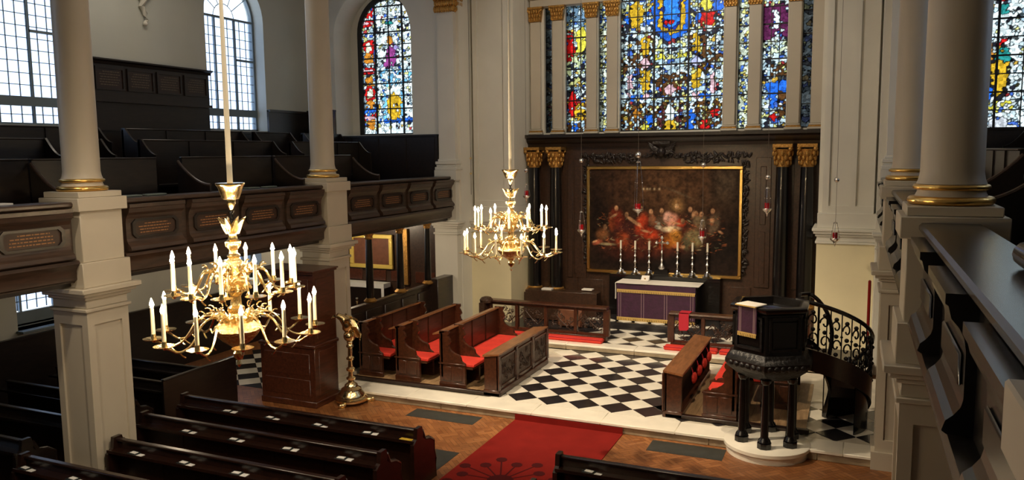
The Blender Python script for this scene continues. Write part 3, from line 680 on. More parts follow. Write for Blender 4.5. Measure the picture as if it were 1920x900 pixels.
def p_main(U, Z, C, rng):
    x = 1160 + (U - .25) / 2.62 * 195; y = 247 - (Z - 5.1) * 75.7
    S = lambda m_, c, k_=0.: setc(C, m_, c, rng, k_)
    S((y > 98) & (y < 133) & ((x < 1218) | (x > 1300)), BRN, .45); S((y > 138) & (y < 160) & (x > 1228) & (x < 1290), BRN, .35)
    S(ell(x, y, 1190, 22, 13, 26), GLD, .1); S(ell(x, y, 1216, 28, 8, 16), BLU, .3); S(ell(x, y, 1170, 28, 6, 12), BLU, .3)
    S(ell(x, y, 1346, 14, 12, 16), BLU, .15); S(ell(x, y, 1308, 34, 7, 12), BLU, .2); S(ell(x, y, 1322, 14, 12, 11), YEL, .1); S((abs(x - 1324) < 12) & (y > 26) & (y < 52), RED, .2)
    ring = np.where(y < 38, abs(x - 1257), np.hypot(x - 1257, (y - 38))); 
    S(ring < 36, BLU); S(ring < 25, GLD); S(ring < 14, (.03, .22, .75)); S((ring < 12) & (y > 38), RED, .3); S((ring >= 14) & (ring < 17), DBL)
    for cx in (1208, 1305):
        S((abs(x - cx) < 8) & (y > 66) & (y < 100), GLD, .1); S(ell(x, y, cx, 116, 9, 9), PNK if cx < 1250 else (.5, .5, .75)); S((abs(x - cx) < 9) & (y > 130) & (y < 166), GLD, .1); S((abs(x - cx) < 8) & (y > 176) & (y < 186), PNK)
        S((abs(abs(x - cx) - 13) < 4) & (y > 70) & (y < 100), BRN, .3)
    S((abs(y - 105) < 5) & (abs(x - 1257) < 30) & (abs(x - 1257) > 10), YEL, .2)
    S(ell(x, y, 1256, 168, 10, 10), PNK); S((abs(y - 168) < 14) & (abs(x - 1256) > 10) & (abs(x - 1256) < 15), BRN, .2)
    for cx in (1178, 1335): S((abs(x - cx) < 5) & (y > 135) & (y < 178), PNK, .2); S((abs(x - cx + (14 if cx > 1250 else -14)) < 11) & (y > 178) & (y < 186), BLU, .2)
    S(y > 192, BRN, .62); S(ell(x, y, 1256, 212, 8, 16), WHT); S(ell(x, y, 1256, 240, 13, 14), GLD, .1); S(ell(x, y, 1296, 228, 9, 20), BLU, .05); S(ell(x, y, 1340, 214, 8, 10), RED, .1); S(ell(x, y, 1322, 238, 9, 12), RED, .1)
    S(ell(x, y, 1210, 238, 8, 12), YEL, .1); S(ell(x, y, 1218, 228, 7, 10), BLU, .2); S(ell(x, y, 1192, 212, 7, 8), ORG, .1); S(ell(x, y, 1240, 220, 6, 24), (.12, .03, .03), .1); S(ell(x, y, 1274, 220, 5, 24), (.12, .03, .03), .2)
    return C
def p_left(U, Z, C, rng):
    x = 1057 + (U + 1.25) / .6 * 40; y = 247 - (Z - 5.1) * 75.7; S = lambda m_, c, k_=0.: setc(C, m_, c, rng, k_)
    S((y < 38), (.15, .25, .35), .4); S(ell(x, y, 1063, 75, 9, 32), RED, .1); S((abs(x - 1084) < 8) & (y > 40) & (y < 86), YEL, .05); S((y > 90) & (y < 130), (.60, .66, .35), .5)
    S(ell(x, y, 1068, 190, 8, 28), RED, .05); S(ell(x, y, 1082, 205, 12, 18), GLD, .2); S((x > 1090) & (y > 190) & (y < 235), BRN, .3); S(y > 228, BRN, .5); S(ell(x, y, 1072, 238, 6, 10), BLU, .2); return C
def p_right(U, Z, C, rng):
    x = 1427 + (U - 3.78) / .58 * 48; y = 247 - (Z - 5.1) * 75.7; S = lambda m_, c, k_=0.: setc(C, m_, c, rng, k_)
    S((y > 24) & (y < 86), PUR, .12); S((abs(x - 1452) < 4) & (y > 30) & (y < 88), WHT, .1); S((y > 86) & (y < 112), (.62, .68, .45), .5); S((y > 130) & (y < 156) & (x > 1445), BRN, .4)
    S((abs(x - 1449) < (208 - y) * .28 + 2) & (y > 162) & (y < 212), BLU); S((y > 162) & (y < 190) & (x > 1458), BLU, .2); S((y > 180) & (y < 225) & (x > 1460), BRN, .35); S(ell(x, y, 1452, 226, 7, 6), RED, .1); return C
def p_narrow(U, Z, C, rng):
    k_ = rng.random(U.shape); C[:] = (.62, .66, .50); C[k_ < .3] = (.60, .70, .74); C[k_ < .14] = (.06, .14, .45); C[k_ > .82] = (.66, .62, .20); C[k_ > .96] = (.4, .25, .05); return C
def p_dark(U, Z, C, rng): return C * 0.05 + .012
def p_el(U, Z, C, rng):
    x = 683 + (U + 6.84) / 1.51 * 88; y = 251 - (Z - 5.14) * 69; S = lambda m_, c, k_=0.: setc(C, m_, c, rng, k_)
    S(x > 711, WHT, .38)
    for cy, c in ((87, RED), (173, RED), (15, RED)):
        S(ell(x, y, 696, cy, 11, 15), c, .1); S(ell(x, y, 696, cy, 6, 9), (.85, .8, .6))
    for cy in (40, 130, 219): S((abs(y - cy) < 6) & (x < 708), RED, .2); S((abs(y - cy) < 3.5) & (x < 705), PNK, .1)
    for cy in (105, 150, 195, 232): S((abs(x - 696) < 8) & (abs(y - cy) < 9), ORG, .2)
    S((abs(y - 207) < 5) & (x < 708), BLU, .2); S(ell(x, y, 738, 102, 9, 22), MAG, .05); S(ell(x, y, 732, 116, 10, 10), MAG, .2); S(ell(x, y, 748, 96, 5, 18), (.3, .25, .5), .3); S(ell(x, y, 736, 75, 5, 8), ORG, .1); S((y > 128) & (y < 160) & (x > 714), LBL, .6)
    S(ell(x, y, 742, 200, 15, 26), GLD, .08); S((abs(abs(x - 740) - 17) < 3.5) & (y > 170) & (y < 222), LBL, .3); S((y > 222) & (y < 230) & (x > 713), BLU, .3); S((y > 240), WHT, .2); S((abs(x - 735) < 7) & (abs(y - 42) < 4), GRN, .1)
    return C
def p_er(U, Z, C, rng):
    x = 1838 + (U - 8.28) / .58 * 70; y = 244 - (Z - 4.98) * 69; S = lambda m_, c, k_=0.: setc(C, m_, c, rng, k_)
    S(x > 0, WHT, .45); S(ell(x, y, 1879, 45, 17, 26), RED, .03); S(ell(x, y, 1860, 10, 12, 14), RED, .2); S(ell(x, y, 1868, 18, 10, 7), YEL, .1); S(ell(x, y, 1875, 80, 14, 9), GRN, .4); S(ell(x, y, 1872, 165, 24, 40), BLK, .1); S(ell(x, y, 1874, 165, 18, 34), GLD, .05); S(ell(x, y, 1852, 140, 6, 16), ORG, .1); S(ell(x, y, 1880, 142, 14, 12), GRN, .15); S(ell(x, y, 1876, 124, 10, 5), RED, .1)
    S(ell(x, y, 1855, 195, 9, 9), BLU, .2); S((y > 206) & (y < 222) & (x < 1910), YEL, .5); S(ell(x, y, 1902, 20, 5, 26), (.2, .1, .4), .2); S((y > 230) & (abs(x - 1876) < 20), (.5, .5, .52)); return C
gy = WY + .14
mw = stained('w', .25, 2.87, 5.12, 8.42, gy, 12, 8, p_main, 1, arch=1)
stained('w', -1.25, -.65, 5.12, 8.42, gy, 3, 8, p_left, 2)
stained('w', 3.78, 4.36, 5.12, 8.42, gy, 3, 8, p_right, 3)
stained('w', -.33, -.10, 5.12, 8.42, gy, 1, 8, p_narrow, 4)
stained('w', 3.22, 3.47, 5.12, 8.42, gy, 1, 8, p_narrow, 5)
stained('w', -1.84, -1.62, 5.12, 8.42, gy, 1, 6, p_dark, 6)
stained('w', 4.69, 4.93, 5.12, 8.42, gy, 1, 6, p_dark, 7)
stained('w', -6.84, -5.1, 5.14, 7.92, 5.62, 4, 8, p_el, 8, arch=1, frame=.14)
stained('w', 8.06, 9.9, 4.98, 7.92, 5.62, 4, 8, p_er, 9, arch=1, frame=.14)
# window pilasters with gilt capitals and the entablature over them
def wpil(x, i):
    t = thing('window_pilaster', 'cream window pilaster with gilt capital, %s from the left above the altar' % ordn(i), 'pilaster', (x, WY, 5.05)); o_ = t.location
    part(t, 'shaft', M['colp'], lambda b: b.box(x - .145, WY - .10, 5.2, x + .145, WY, 8.05), off=o_, bevel=.015)
    part(t, 'base', M['colp'], lambda b: (b.box(x - .2, WY - .16, 5.06, x + .2, WY, 5.12), b.box(x - .17, WY - .13, 5.16, x + .17, WY, 5.2)), off=o_, bevel=.012)
    part(t, 'gilt_ring', M['goldd'], lambda b: b.box(x - .185, WY - .145, 5.12, x + .185, WY, 5.16), off=o_, bevel=.012)
    def cap(b):
        b.prism([(x - .15, 8.05), (x + .15, 8.05), (x + .2, 8.38), (x - .2, 8.38)], 'y', WY - .14, WY)
        for r_ in range(3):
            for q in range(5): b.sph((x - .14 + .07 * q + (.015 if r_ % 2 else 0), WY - .14 - .01 * r_, 8.11 + r_ * .1), .035, .03, .06, n=8)
        for q in (-1, 1): b.sph((x + q * .19, WY - .15, 8.34), .045, n=8)
        b.box(x - .22, WY - .17, 8.38, x + .22, WY, 8.43)
    part(t, 'gilt_capital', M['goldd'], cap, off=o_)
for i, x in enumerate((-2.06, -1.43, -.49, .075, 3.045, 3.62, 4.53, 5.06)): wpil(x, i)
for i, (a_, b_) in enumerate(((-2.2, .25), (2.87, 5.2))):
    o = MB(); o.box(a_, WY - .12, 8.43, b_, WY, 8.62); o.box(a_, WY - .2, 8.62, b_, WY, 8.70); o.box(a_, WY - .26, 8.70, b_, WY, 8.8)
    tag(o.build('entablature', M['colp'], None, bevel=.01), 'cream entablature over the %s window pilasters' % ('left' if i == 0 else 'right'), 'entablature')

# ---------------------------------------------------------------- reredos
rd = thing('reredos', 'dark oak reredos panelling behind the altar', 'panelling', (1.5, WY, SZ)); o_ = rd.location
part(rd, 'board', M['reredos'], lambda b: b.box(-2.25, WY - .08, SZ, 5.2, WY, 4.72), off=o_)
part(rd, 'cornice', M['darkw'], lambda b: (b.prism([(WY, 4.72), (WY - .2, 4.72), (WY - .22, 4.80), (WY - .30, 4.86), (WY - .32, 4.93), (WY - .42, 4.97), (WY - .42, 5.05), (WY, 5.05)], 'x', -2.25, 5.2)), off=o_)
for a_, b_ in ((-.95, -.62), (3.72, 4.08), (-1.15, -1.0), (4.6, 4.75)):
    part(rd, 'pilaster_strip', M['reredos'], lambda b: b.box(a_, WY - .11, 1.2, b_, WY - .08, 4.4), off=o_, bevel=.008)
for a_, b_, z0, z1 in ((-1.9, -1.3, .3, .9), (-.9, -.1, .35, 1.2), (2.9, 3.7, .35, 1.2), (4.2, 5.0, .3, .9), (-1.0, -.66, 1.3, 2.6), (-1.0, -.66, 2.75, 4.2), (3.78, 4.02, 1.3, 2.6), (3.78, 4.02, 2.75, 4.2)):
    part(rd, 'raised_panel', M['reredos'], lambda b: b.box(a_ + .04, WY - .125, z0, b_ - .04, WY - .08, z1), off=o_, bevel=.03)
rnd = random.Random(3)
def foliage(b, x0, x1, z0, z1, y, n, s=.05):
    for i in range(n):
        x = rnd.uniform(x0, x1); z = rnd.uniform(z0, z1); r = rnd.uniform(.5, 1.2) * s
        mt_ = Matrix.Translation((x, y - rnd.uniform(0, .05), z)) @ Matrix.Rotation(rnd.uniform(0, PI), 4, 'Y')
        b.sph((0, 0, 0), r * 1.5, r * .5, r * .6, n=6, mat=mt_)
part(rd, 'carved_swag', M['carvd'], lambda b: (foliage(b, -.75, 3.6, 4.42, 4.52, WY - .1, 150), foliage(b, -.4, .9, 4.30, 4.42, WY - .1, 50), foliage(b, 1.9, 3.3, 4.30, 4.45, WY - .1, 50)), off=o_)['kind'] = 'stuff'
for x in (-.62, 3.44):
    part(rd, 'carved_drop', M['carvd'], lambda b: foliage(b, x - .05, x + .1, 1.5, 4.35, WY - .1, 160), off=o_)['kind'] = 'stuff'
def cherub(b):
    b.sph((1.42, WY - .26, 4.56), .11, .10, .13); b.sph((1.42, WY - .34, 4.56), .02, .04, .03); b.sph((1.37, WY - .34, 4.60), .015); b.sph((1.47, WY - .34, 4.60), .015)
    for s in (-1, 1):
        for q in range(6): b.tube([(1.42 + s * .08, WY - .22, 4.50 + q * .025), (1.42 + s * (.22 + .03 * q), WY - .2, 4.56 + q * .05), (1.42 + s * (.34 - .02 * q), WY - .2, 4.50 + q * .075)], [.03, .026, .01], 6)
    b.box(1.2, WY - .3, 4.76, 1.64, WY - .1, 4.84)
part(rd, 'carved_cherub_head', M['carvd'], cherub, off=o_)
def rcol(x, lb):
    t = thing('reredos_column', lb, 'column', (x, WY - .3, .5)); o_ = t.location; y = WY - .32
    part(t, 'plinth', M['reredos'], lambda b: b.box(x - .25, y - .25, SZ, x + .25, y + .25, .80), off=o_, bevel=.01)
    part(t, 'gilt_base', M['goldd'], lambda b: b.lathe([(.24, .80), (.255, .84), (.24, .88), (.20, .90), (.21, .93), (.18, .96)], (x, y, 0), 24), off=o_)
    part(t, 'shaft', M['black'], lambda b: b.lathe([(.175, .96), (.17, 2.5), (.145, 4.2)], (x, y, 0), 24), off=o_)
    def cap(b):
        b.lathe([(.15, 4.18), (.16, 4.24), (.15, 4.3), (.19, 4.5), (.23, 4.6)], (x, y, 0), 16)
        for r_ in range(3):
            for q in range(8):
                a = 2 * PI * (q + .5 * (r_ % 2)) / 8; R_ = .17 + r_ * .02; b.sph((x + R_ * math.cos(a), y + R_ * math.sin(a), 4.28 + r_ * .11), .04, .04, .07, n=8)
        for q in range(4):
            a = PI / 4 + q * PI / 2; b.sph((x + .25 * math.cos(a), y + .25 * math.sin(a), 4.60), .055, n=8)
        b.box(x - .22, y - .22, 4.64, x + .22, y + .22, 4.72)
    part(t, 'gilt_capital', M['goldd'], cap, off=o_)
rcol(-2.02, 'black reredos column with gilt capital, leftmost, behind the smaller chandelier'); rcol(-1.40, 'black reredos column with gilt capital, second from left')
rcol(4.35, 'dark reredos column with gilt capital, left one of the right pair'); rcol(4.90, 'dark reredos column with gilt capital beside the right pier')
# altar painting : flat picture, colours painted per vertex
def painting():
    x0, x1, z0, z1 = -.50, 3.34, 1.47, 4.12; y = WY - .15
    t = thing('altar_painting', 'large dark painting of figures at supper in a gilt frame', 'painting', (1.42, y, z0)); o_ = t.location
    nx, nz = 330, 230; U, V = np.meshgrid(np.linspace(0, 1, nx), np.linspace(0, 1, nz), indexing='ij'); X = 105 + 835 * U; Yp = 820 - 590 * V  # zoom pixels
    rng = np.random.default_rng(5)
    C = np.zeros((nx, nz, 3)) + np.array([.026, .013, .008])
    def g(cx, cy, rx, ry, col, a=1., rot=0, p=1.):
        nonlocal C
        dx = X - cx; dy = Yp - cy; c_, s_ = math.cos(rot), math.sin(rot); q = ((dx * c_ + dy * s_) / rx) ** 2 + ((-dx * s_ + dy * c_) / ry) ** 2
        k_ = (a * np.exp(-q ** p))[..., None]; C = C * (1 - k_) + np.array(col) * k_
    g(560, 330, 280, 170, (.16, .075, .032), .85); g(300, 320, 100, 130, (.08, .036, .018), .7); g(860, 300, 90, 120, (.10, .072, .045), .7); g(740, 290, 60, 90, (.10, .045, .02), .6)
    g(150, 500, 60, 200, (.015, .008, .006), .8); g(880, 640, 130, 140, (.010, .007, .005), .8); g(500, 760, 400, 70, (.010, .006, .005), .9)
    for cx in (240, 340, 500, 660, 800): g(cx, 320, 9, 120, (.03, .016, .01), .5)
    g(610, 360, 80, 6, (.16, .13, .08), .5, .4); g(465, 350, 48, 4, (.25, .12, .05), .8, 0)
    for cx in (418, 440, 455, 480, 508): g(cx, 342, 6, 6, (.8, .6, .35), .8)
    R1 = (.50, .05, .015); R2 = (.26, .035, .015); F = (.75, .40, .20)
    for a_ in [(500, 620, 300, 110, (.10, .02, .01)), (270, 520, 40, 70, R2), (235, 540, 20, 50, (.30, .06, .02)), (330, 590, 75, 80, (.06, .015, .012)), (180, 610, 38, 36, (.20, .08, .03)), (300, 640, 40, 50, (.34, .06, .02)), (410, 545, 34, 65, R1), (455, 600, 52, 34, R1), (470, 520, 20, 34, (.34, .14, .07)), (520, 525, 30, 45, (.10, .06, .035)), (680, 510, 26, 60, (.05, .025, .015)),
               (578, 515, 38, 40, (.85, .38, .26)), (555, 500, 22, 30, (.90, .50, .38)), (628, 532, 28, 24, (.75, .09, .03)), (575, 570, 52, 18, (.95, .72, .45)), (598, 612, 36, 50, (.62, .26, .04)), (560, 640, 30, 40, (.52, .16, .02)), (735, 520, 36, 46, (.24, .17, .09)), (700, 620, 50, 52, (.25, .20, .09)), (660, 650, 24, 40, (.12, .10, .05)), (808, 530, 32, 56, (.15, .10, .06)),
               (505, 560, 20, 13, (.60, .50, .36)), (500, 535, 16, 8, (.3, .28, .22)), (200, 668, 60, 8, (.32, .26, .14)), (525, 655, 18, 36, (.45, .07, .02)), (610, 668, 26, 12, (.55, .16, .05)), (150, 660, 30, 14, (.40, .10, .05))]:
        g(*a_[:4], a_[4], .95, rnd.uniform(-.35, .35), 2.5)
    for a_ in [(365, 532, 52, 9, .6), (345, 515, 26, 8, .5), (430, 585, 26, 7, .2), (845, 580, 14, 7, .5), (600, 535, 30, 7, .15), (800, 515, 12, 14, 0), (245, 500, 26, 7, -.5), (700, 480, 10, 20, .3), (135, 655, 16, 6, -.4), (640, 668, 14, 10, 0)]:
        g(a_[0], a_[1], a_[2], a_[3], F, .95, a_[4], 2)
    for cx, cy, c_ in [(262, 455, 1), (322, 492, .7), (405, 455, 1), (462, 472, 1.2), (522, 465, 1.1), (606, 438, 1.7), (680, 455, 1.2), (742, 482, 1.3), (802, 462, 1.1), (196, 568, .8), (640, 522, .5), (712, 478, .8)]:
        (g(cx, cy - 4, 34, 34, (.55, .30, .11), .9, 0, 1.2) if c_ > 1.5 else None); g(cx + 3, cy - 8, 19, 20, (.06, .025, .012) if c_ < 1.5 else (.42, .2, .07), .9, 0, 2.5); g(cx, cy, 11, 15, tuple(min(.98, v * c_ * .95) for v in F), .97, 0, 3); g(cx + 4, cy + 3, 6, 11, tuple(min(.9, v * c_ * .5) for v in F), .7, 0, 2)
        g(cx - 5, cy - 2, 2.2, 1.6, (.05, .02, .01), .8); g(cx + 3, cy - 2, 2.2, 1.6, (.05, .02, .01), .8); g(cx - 1, cy + 7, 4, 1.5, (.25, .04, .02), .8); g(cx, cy + 14, 8, 6, (.2, .09, .05), .7)
    for i in range(420):
        cx = rng.uniform(150, 870); g(cx, rng.uniform(480, 700) , rng.uniform(2, 15), rng.uniform(1.2, 3.5), tuple(np.array((.55, .17, .06) if rng.random() < .7 else (.4, .36, .2)) * rng.uniform(.03, 1.1)), .6, rng.uniform(-.9, .9), 2)
    def field(k_):
        g_ = rng.random((nx // k_ + 2, nz // k_ + 2)); a_ = np.arange(nx) / k_; b_ = np.arange(nz) / k_; i0 = a_.astype(int); j0 = b_.astype(int); fa = (a_ - i0)[:, None]; fb_ = (b_ - j0)[None, :]
        return (g_[i0][:, j0] * (1 - fa) * (1 - fb_) + g_[i0 + 1][:, j0] * fa * (1 - fb_) + g_[i0][:, j0 + 1] * (1 - fa) * fb_ + g_[i0 + 1][:, j0 + 1] * fa * fb_)
    tex = .45 * field(9) + .35 * field(4) + .2 * field(2); C = C * (.25 + 1.7 * np.clip(tex - .08, 0, 1) ** 1.2)[..., None]
    vs = np.stack([x0 + (x1 - x0) * U, np.full(U.shape, y - .002), z0 + (z1 - z0) * V], -1).reshape(-1, 3) - np.array(o_)
    I = np.arange(nx * nz).reshape(nx, nz); fs = np.stack([I[:-1, :-1], I[1:, :-1], I[1:, 1:], I[:-1, 1:]], -1).reshape(-1, 4)
    me = bpy.data.meshes.new('canvas'); me.from_pydata(vs.tolist(), [], fs.tolist())
    at = me.color_attributes.new('col', 'FLOAT_COLOR', 'POINT'); at.data.foreach_set('color', np.concatenate([np.clip(C, 0, 1).reshape(-1, 3), np.ones((nx * nz, 1))], 1).ravel())
    me.materials.append(M['oil']); o = bpy.data.objects.new('canvas', me); COL.objects.link(o); o.parent = t
    def fr(b):
        w_ = .085
        for (a0, b0, a1, b1) in ((x0 - w_, z0 - w_, x1 + w_, z0), (x0 - w_, z1, x1 + w_, z1 + w_), (x0 - w_, z0, x0, z1), (x1, z0, x1 + w_, z1)): b.box(a0, y - .05, b0, a1, y + .06, b1)
    part(t, 'gilt_frame', M['gold'], fr, off=o_, bevel=.015)
painting()

# ---------------------------------------------------------------- altar and its ornaments
AX0, AX1, AY0, AY1, AT = .50, 2.52, 5.72, 6.42, 1.29
al = thing('altar', 'black altar table with purple frontal and white cloth', 'altar', (1.5, 6.1, AZ)); o_ = al.location
part(al, 'body', M['black'], lambda b: b.box(AX0 + .05, AY0 + .03, AZ, AX1 - .02, AY1, AT - .03), off=o_, bevel=.01)
part(al, 'top_slab', M['black'], lambda b: b.box(AX0, AY0, AT - .04, AX1 + .02, AY1, AT - .01), off=o_)
tag(MB().box(.1, 6.42, SZ, 2.95, 6.70, 1.40).build('gradine', M['black'], None, bevel=.01), 'black shelf behind the altar holding the candlesticks', 'shelf')
fr = thing('altar_frontal', 'purple altar frontal with gold fringes hanging on the altar front', 'altar cloth', (1.5, AY0, AZ)); o_ = fr.location
fx0, fx1 = AX0 + .02, AX1 - .04
part(fr, 'cloth', M['purple'], lambda b: b.box(fx0, AY0 - .004, AZ + .06, fx1, AY0 - .02, AT - .02), off=o_)
part(fr, 'superfrontal', M['purple'], lambda b: b.box(fx0 - .005, AY0 - .022, AT - .15, fx1 + .005, AY0 - .034, AT - .01), off=o_)
def fringe(b, x0, x1, y, z, h, n, ax='x'):
    for i in range(n):
        a_ = x0 + (x1 - x0) * i / n; w_ = (x1 - x0) / n * .72
        if ax == 'x': b.box(a_, y, z - h, a_ + w_, y + .012, z)
    b.box(x0, y - .002, z, x1, y + .012, z + .03)
part(fr, 'gold_fringe', M['fringe'], lambda b: fringe(b, fx0, fx1, AY0 - .044, AT - .18, .05, 44), off=o_)['kind'] = 'stuff'
part(fr, 'gold_fringe', M['fringe'], lambda b: fringe(b, fx0, fx1, AY0 - .034, AZ + .06, .055, 44), off=o_)['kind'] = 'stuff'
for q in (.04, .09, .62, .68, 1.20, 1.26, 1.84, 1.9):
    part(fr, 'orphrey_braid', M['braid'], lambda b: b.box(fx0 + q, AY0 - .026, AZ + .09, fx0 + q + .012, AY0 - .021, AT - .18), off=o_)
lc = MB(); lc.box(AX0 - .02, AY0 - .03, AT, AX1 + .04, AY1 - .05, AT + .008); lc.box(AX0 - .03, AY0 - .02, .88, AX0 - .015, AY0 + .22, AT + .008)
lc.prism([(AX0 - .01, AY0 - .06)] + [(AX0 + .10 + .7 * q / 8, AY0 - .06 - .03 * math.sin(PI * q / 8)) for q in range(9)] + [(AX0 + .85, AY0 + .25), (AX0 - .01, AY0 + .3)], 'z', AT + .008, AT + .016)
tag(lc.build('altar_linen', M['linen'], None), 'white linen cloth lying on the altar top', 'altar cloth')
ms = thing('missal_stand', 'small white book on a stand at the back of the altar', 'book', (1.12, 6.2, AT + .016)); part(ms, 'book', M['linen'], lambda b: b.prism([(-.08, 0), (.08, 0), (.05, .12)], 'x', -.1, .1)); part(ms, 'marker', M['gold'], lambda b: b.box(-.02, -.04, .04, .02, -.05, .07))
def candlestick():
    t = thing('altar_candlestick', 'x', 'candlestick', (0, 0, 0), 0, 'silver candlesticks on the altar shelf')
    part(t, 'base', M['silver'], lambda b: ([b.tube([(0, 0, .10), (.05 * math.cos(a), .05 * math.sin(a), .09), (.075 * math.cos(a), .075 * math.sin(a), .03), (.125 * math.cos(a), .125 * math.sin(a), .0)], [.035, .034, .028, .035], 8) for a in (PI / 6, 5 * PI / 6, -PI / 2)], b.lathe([(.05, .04), (.06, .07), (.035, .12), (.02, .16)], n=12)))
    part(t, 'stem', M['silver'], lambda b: b.lathe([(.02, .15), (.045, .19), (.018, .22), (.02, .27), (.055, .32), (.02, .37), (.018, .44), (.05, .48), (.02, .52), (.018, .56), (.045, .59), (.02, .62), (.06, .65), (.068, .66), (.02, .665)], n=14))
    part(t, 'candle', M['wax'], lambda b: b.lathe([(.026, .665), (.026, .87), (.004, .88)], n=10))
    return t
xs = [.375, .76, 1.13, 1.86, 2.24, 2.61]; cs = candlestick()
for i, x in enumerate(xs):
    lb = 'tall silver candlestick on the altar shelf, %s from the left' % ordn(i)
    if i == 0: cs.location = (x, 6.55, 1.40); cs['label'] = lb
    else: dup(cs, (x, 6.55, 1.40), 0, lb)
cr = thing('altar_cross', 'silver altar cross with trefoil arms on a black pedestal', 'cross', (1.46, 6.55, 1.40))
part(cr, 'pedestal', M['black'], lambda b: b.prism([(-.2, 0), (.2, 0), (.16, .17), (-.16, .17)], 'y', -.09, .09))
def crs(b):
    b.lathe([(.10, .17), (.11, .20), (.06, .26), (.04, .30), (.02, .34), (.035, .40), (.015, .44), (.013, .56), (.03, .60), (.013, .64)], n=14)
    b.box(-.016, -.012, .62, .016, .012, .96); b.box(-.12, -.012, .83, .12, .012, .865); b.lathe([(.001, -.015), (.05, -.01), (.05, .01), (.001, .015)], n=14, mat=Matrix.Translation((0, 0, .85)) @ Matrix.Rotation(PI / 2, 4, 'X'))
    for c_ in ((0, 0, .98), (-.14, 0, .848), (.14, 0, .848)):
        for d in ((0, 0, .025), (-.022, 0, -.01), (.022, 0, -.01), (0, 0, -.02)): b.sph((c_[0] + d[0], 0, c_[2] + d[2]), .024, .014, .024, n=8)
part(cr, 'cross', M['silver'], crs)

# ---------------------------------------------------------------- hanging sanctuary lamps
def sanct_lamp(x, zc, zb, big, zw, lb):
    y = 4.4; t = thing('sanctuary_lamp', lb, 'lamp', (x, y, zb), 0, 'hanging sanctuary lamps'); H = zc - zb; s = 2.1 if big else 1.6
    part(t, 'cord', M['wire'], lambda b: b.tube([(0, 0, H), (0, 0, 10.2 - zb)], .004, 5))
    part(t, 'counterweight', M['silver'], lambda b: b.sph((0, 0, zw - zb), .035 * s, n=10)) if zw else None
    part(t, 'crown', M['silver'], lambda b: b.lathe([(.004, H + .02), (.022 * s, H), (.03 * s, H - .02), (.01, H - .03)], n=12))
    def chn(b):
        for q in range(3):
            a = 2 * PI * q / 3 + .5; b.tube([(.022 * s * math.cos(a), .022 * s * math.sin(a), H - .01), (.045 * s * math.cos(a), .045 * s * math.sin(a), H * .6), (.06 * s * math.cos(a), .06 * s * math.sin(a), .12)], .0045, 5)
            b.sph((.045 * s * math.cos(a), .045 * s * math.sin(a), H * .6), .012, n=6)
    part(t, 'chain', M['silver'], chn)
    part(t, 'bowl', M['silver'], lambda b: b.lathe([(.003, -.05), (.012, -.02), (.022, .02), (.03 * s, .05), (.058 * s, .09), (.064 * s, .12), (.06 * s, .13), (.04, .125)], n=16))
    part(t, 'ruby_glass', M['ruby'], lambda b: b.lathe([(.026 * s, .12), (.034 * s, .15), (.032 * s, .25), (.02, .255)], n=14))
for a_ in [(-1.40, 3.82, 3.41, 0, 4.15, 'small hanging lamp leftmost, right of the smaller chandelier top'), (.01, 3.18, 2.62, 0, 4.38, 'hanging lamp with ruby glass left of the altar painting'), (1.38, 4.35, 3.14, 1, 4.50, 'largest hanging lamp with ruby glass, above the altar'), (2.85, 3.05, 2.55, 0, 4.27, 'hanging lamp in front of the right half of the painting'), (4.22, 3.78, 3.20, 0, 4.0, 'hanging lamp with ruby glass right of the painting'), (5.60, 3.06, 2.60, 0, 3.95, 'hanging lamp before the right cream pier')]:
    sanct_lamp(*a_)
cw = thing('lamp_cord', 'thin lamp cord with small weights down the left pier', 'cord', (-3.3, 5.2, 3.5)); part(cw, 'cord', M['wire'], lambda b: b.tube([(0, 0, 0), (0, 0, 6.7)], .006, 5)); part(cw, 'weight', M['brassd'], lambda b: (b.sph((0, 0, .95), .03, n=8), b.sph((0, 0, .55), .03, n=8)))

# ---------------------------------------------------------------- communion rail
def scrolls(b, y, x0, x1, z0, z1, seed, n=26, ax='x'):
    r_ = random.Random(seed)
    P = (lambda u, z, d=0: (u, y + d, z)) if ax == 'x' else (lambda u, z, d=0: (y + d, u, z))
    W = x1 - x0; H = z1 - z0
    for i in range(n):
        cx = r_.uniform(x0 + .06, x1 - .06); cz = r_.uniform(z0 + .06, z1 - .06); R_ = r_.uniform(.04, .085); a0 = r_.uniform(0, 6.28); sg = r_.choice((-1, 1))
        pts = [P(min(max(cx + R_ * (1 - .09 * q) * math.cos(a0 + sg * q * .62), x0), x1), min(max(cz + R_ * (1 - .09 * q) * math.sin(a0 + sg * q * .62), z0), z1)) for q in range(9)]
        b.tube(pts, [.012, .010, .009, .008, .008, .007, .007, .009, .012], 5)
        b.sph(P(cx, cz), .018 if ax != 'x' else .02, .018, .018, n=6)
    b.tube([P(x0, z0 + H * .5), P(x0 + W * .25, z0 + H * .8), P(x0 + W * .5, z0 + H * .45), P(x0 + W * .75, z0 + H * .2), P(x1, z0 + H * .5)], .016, 5)
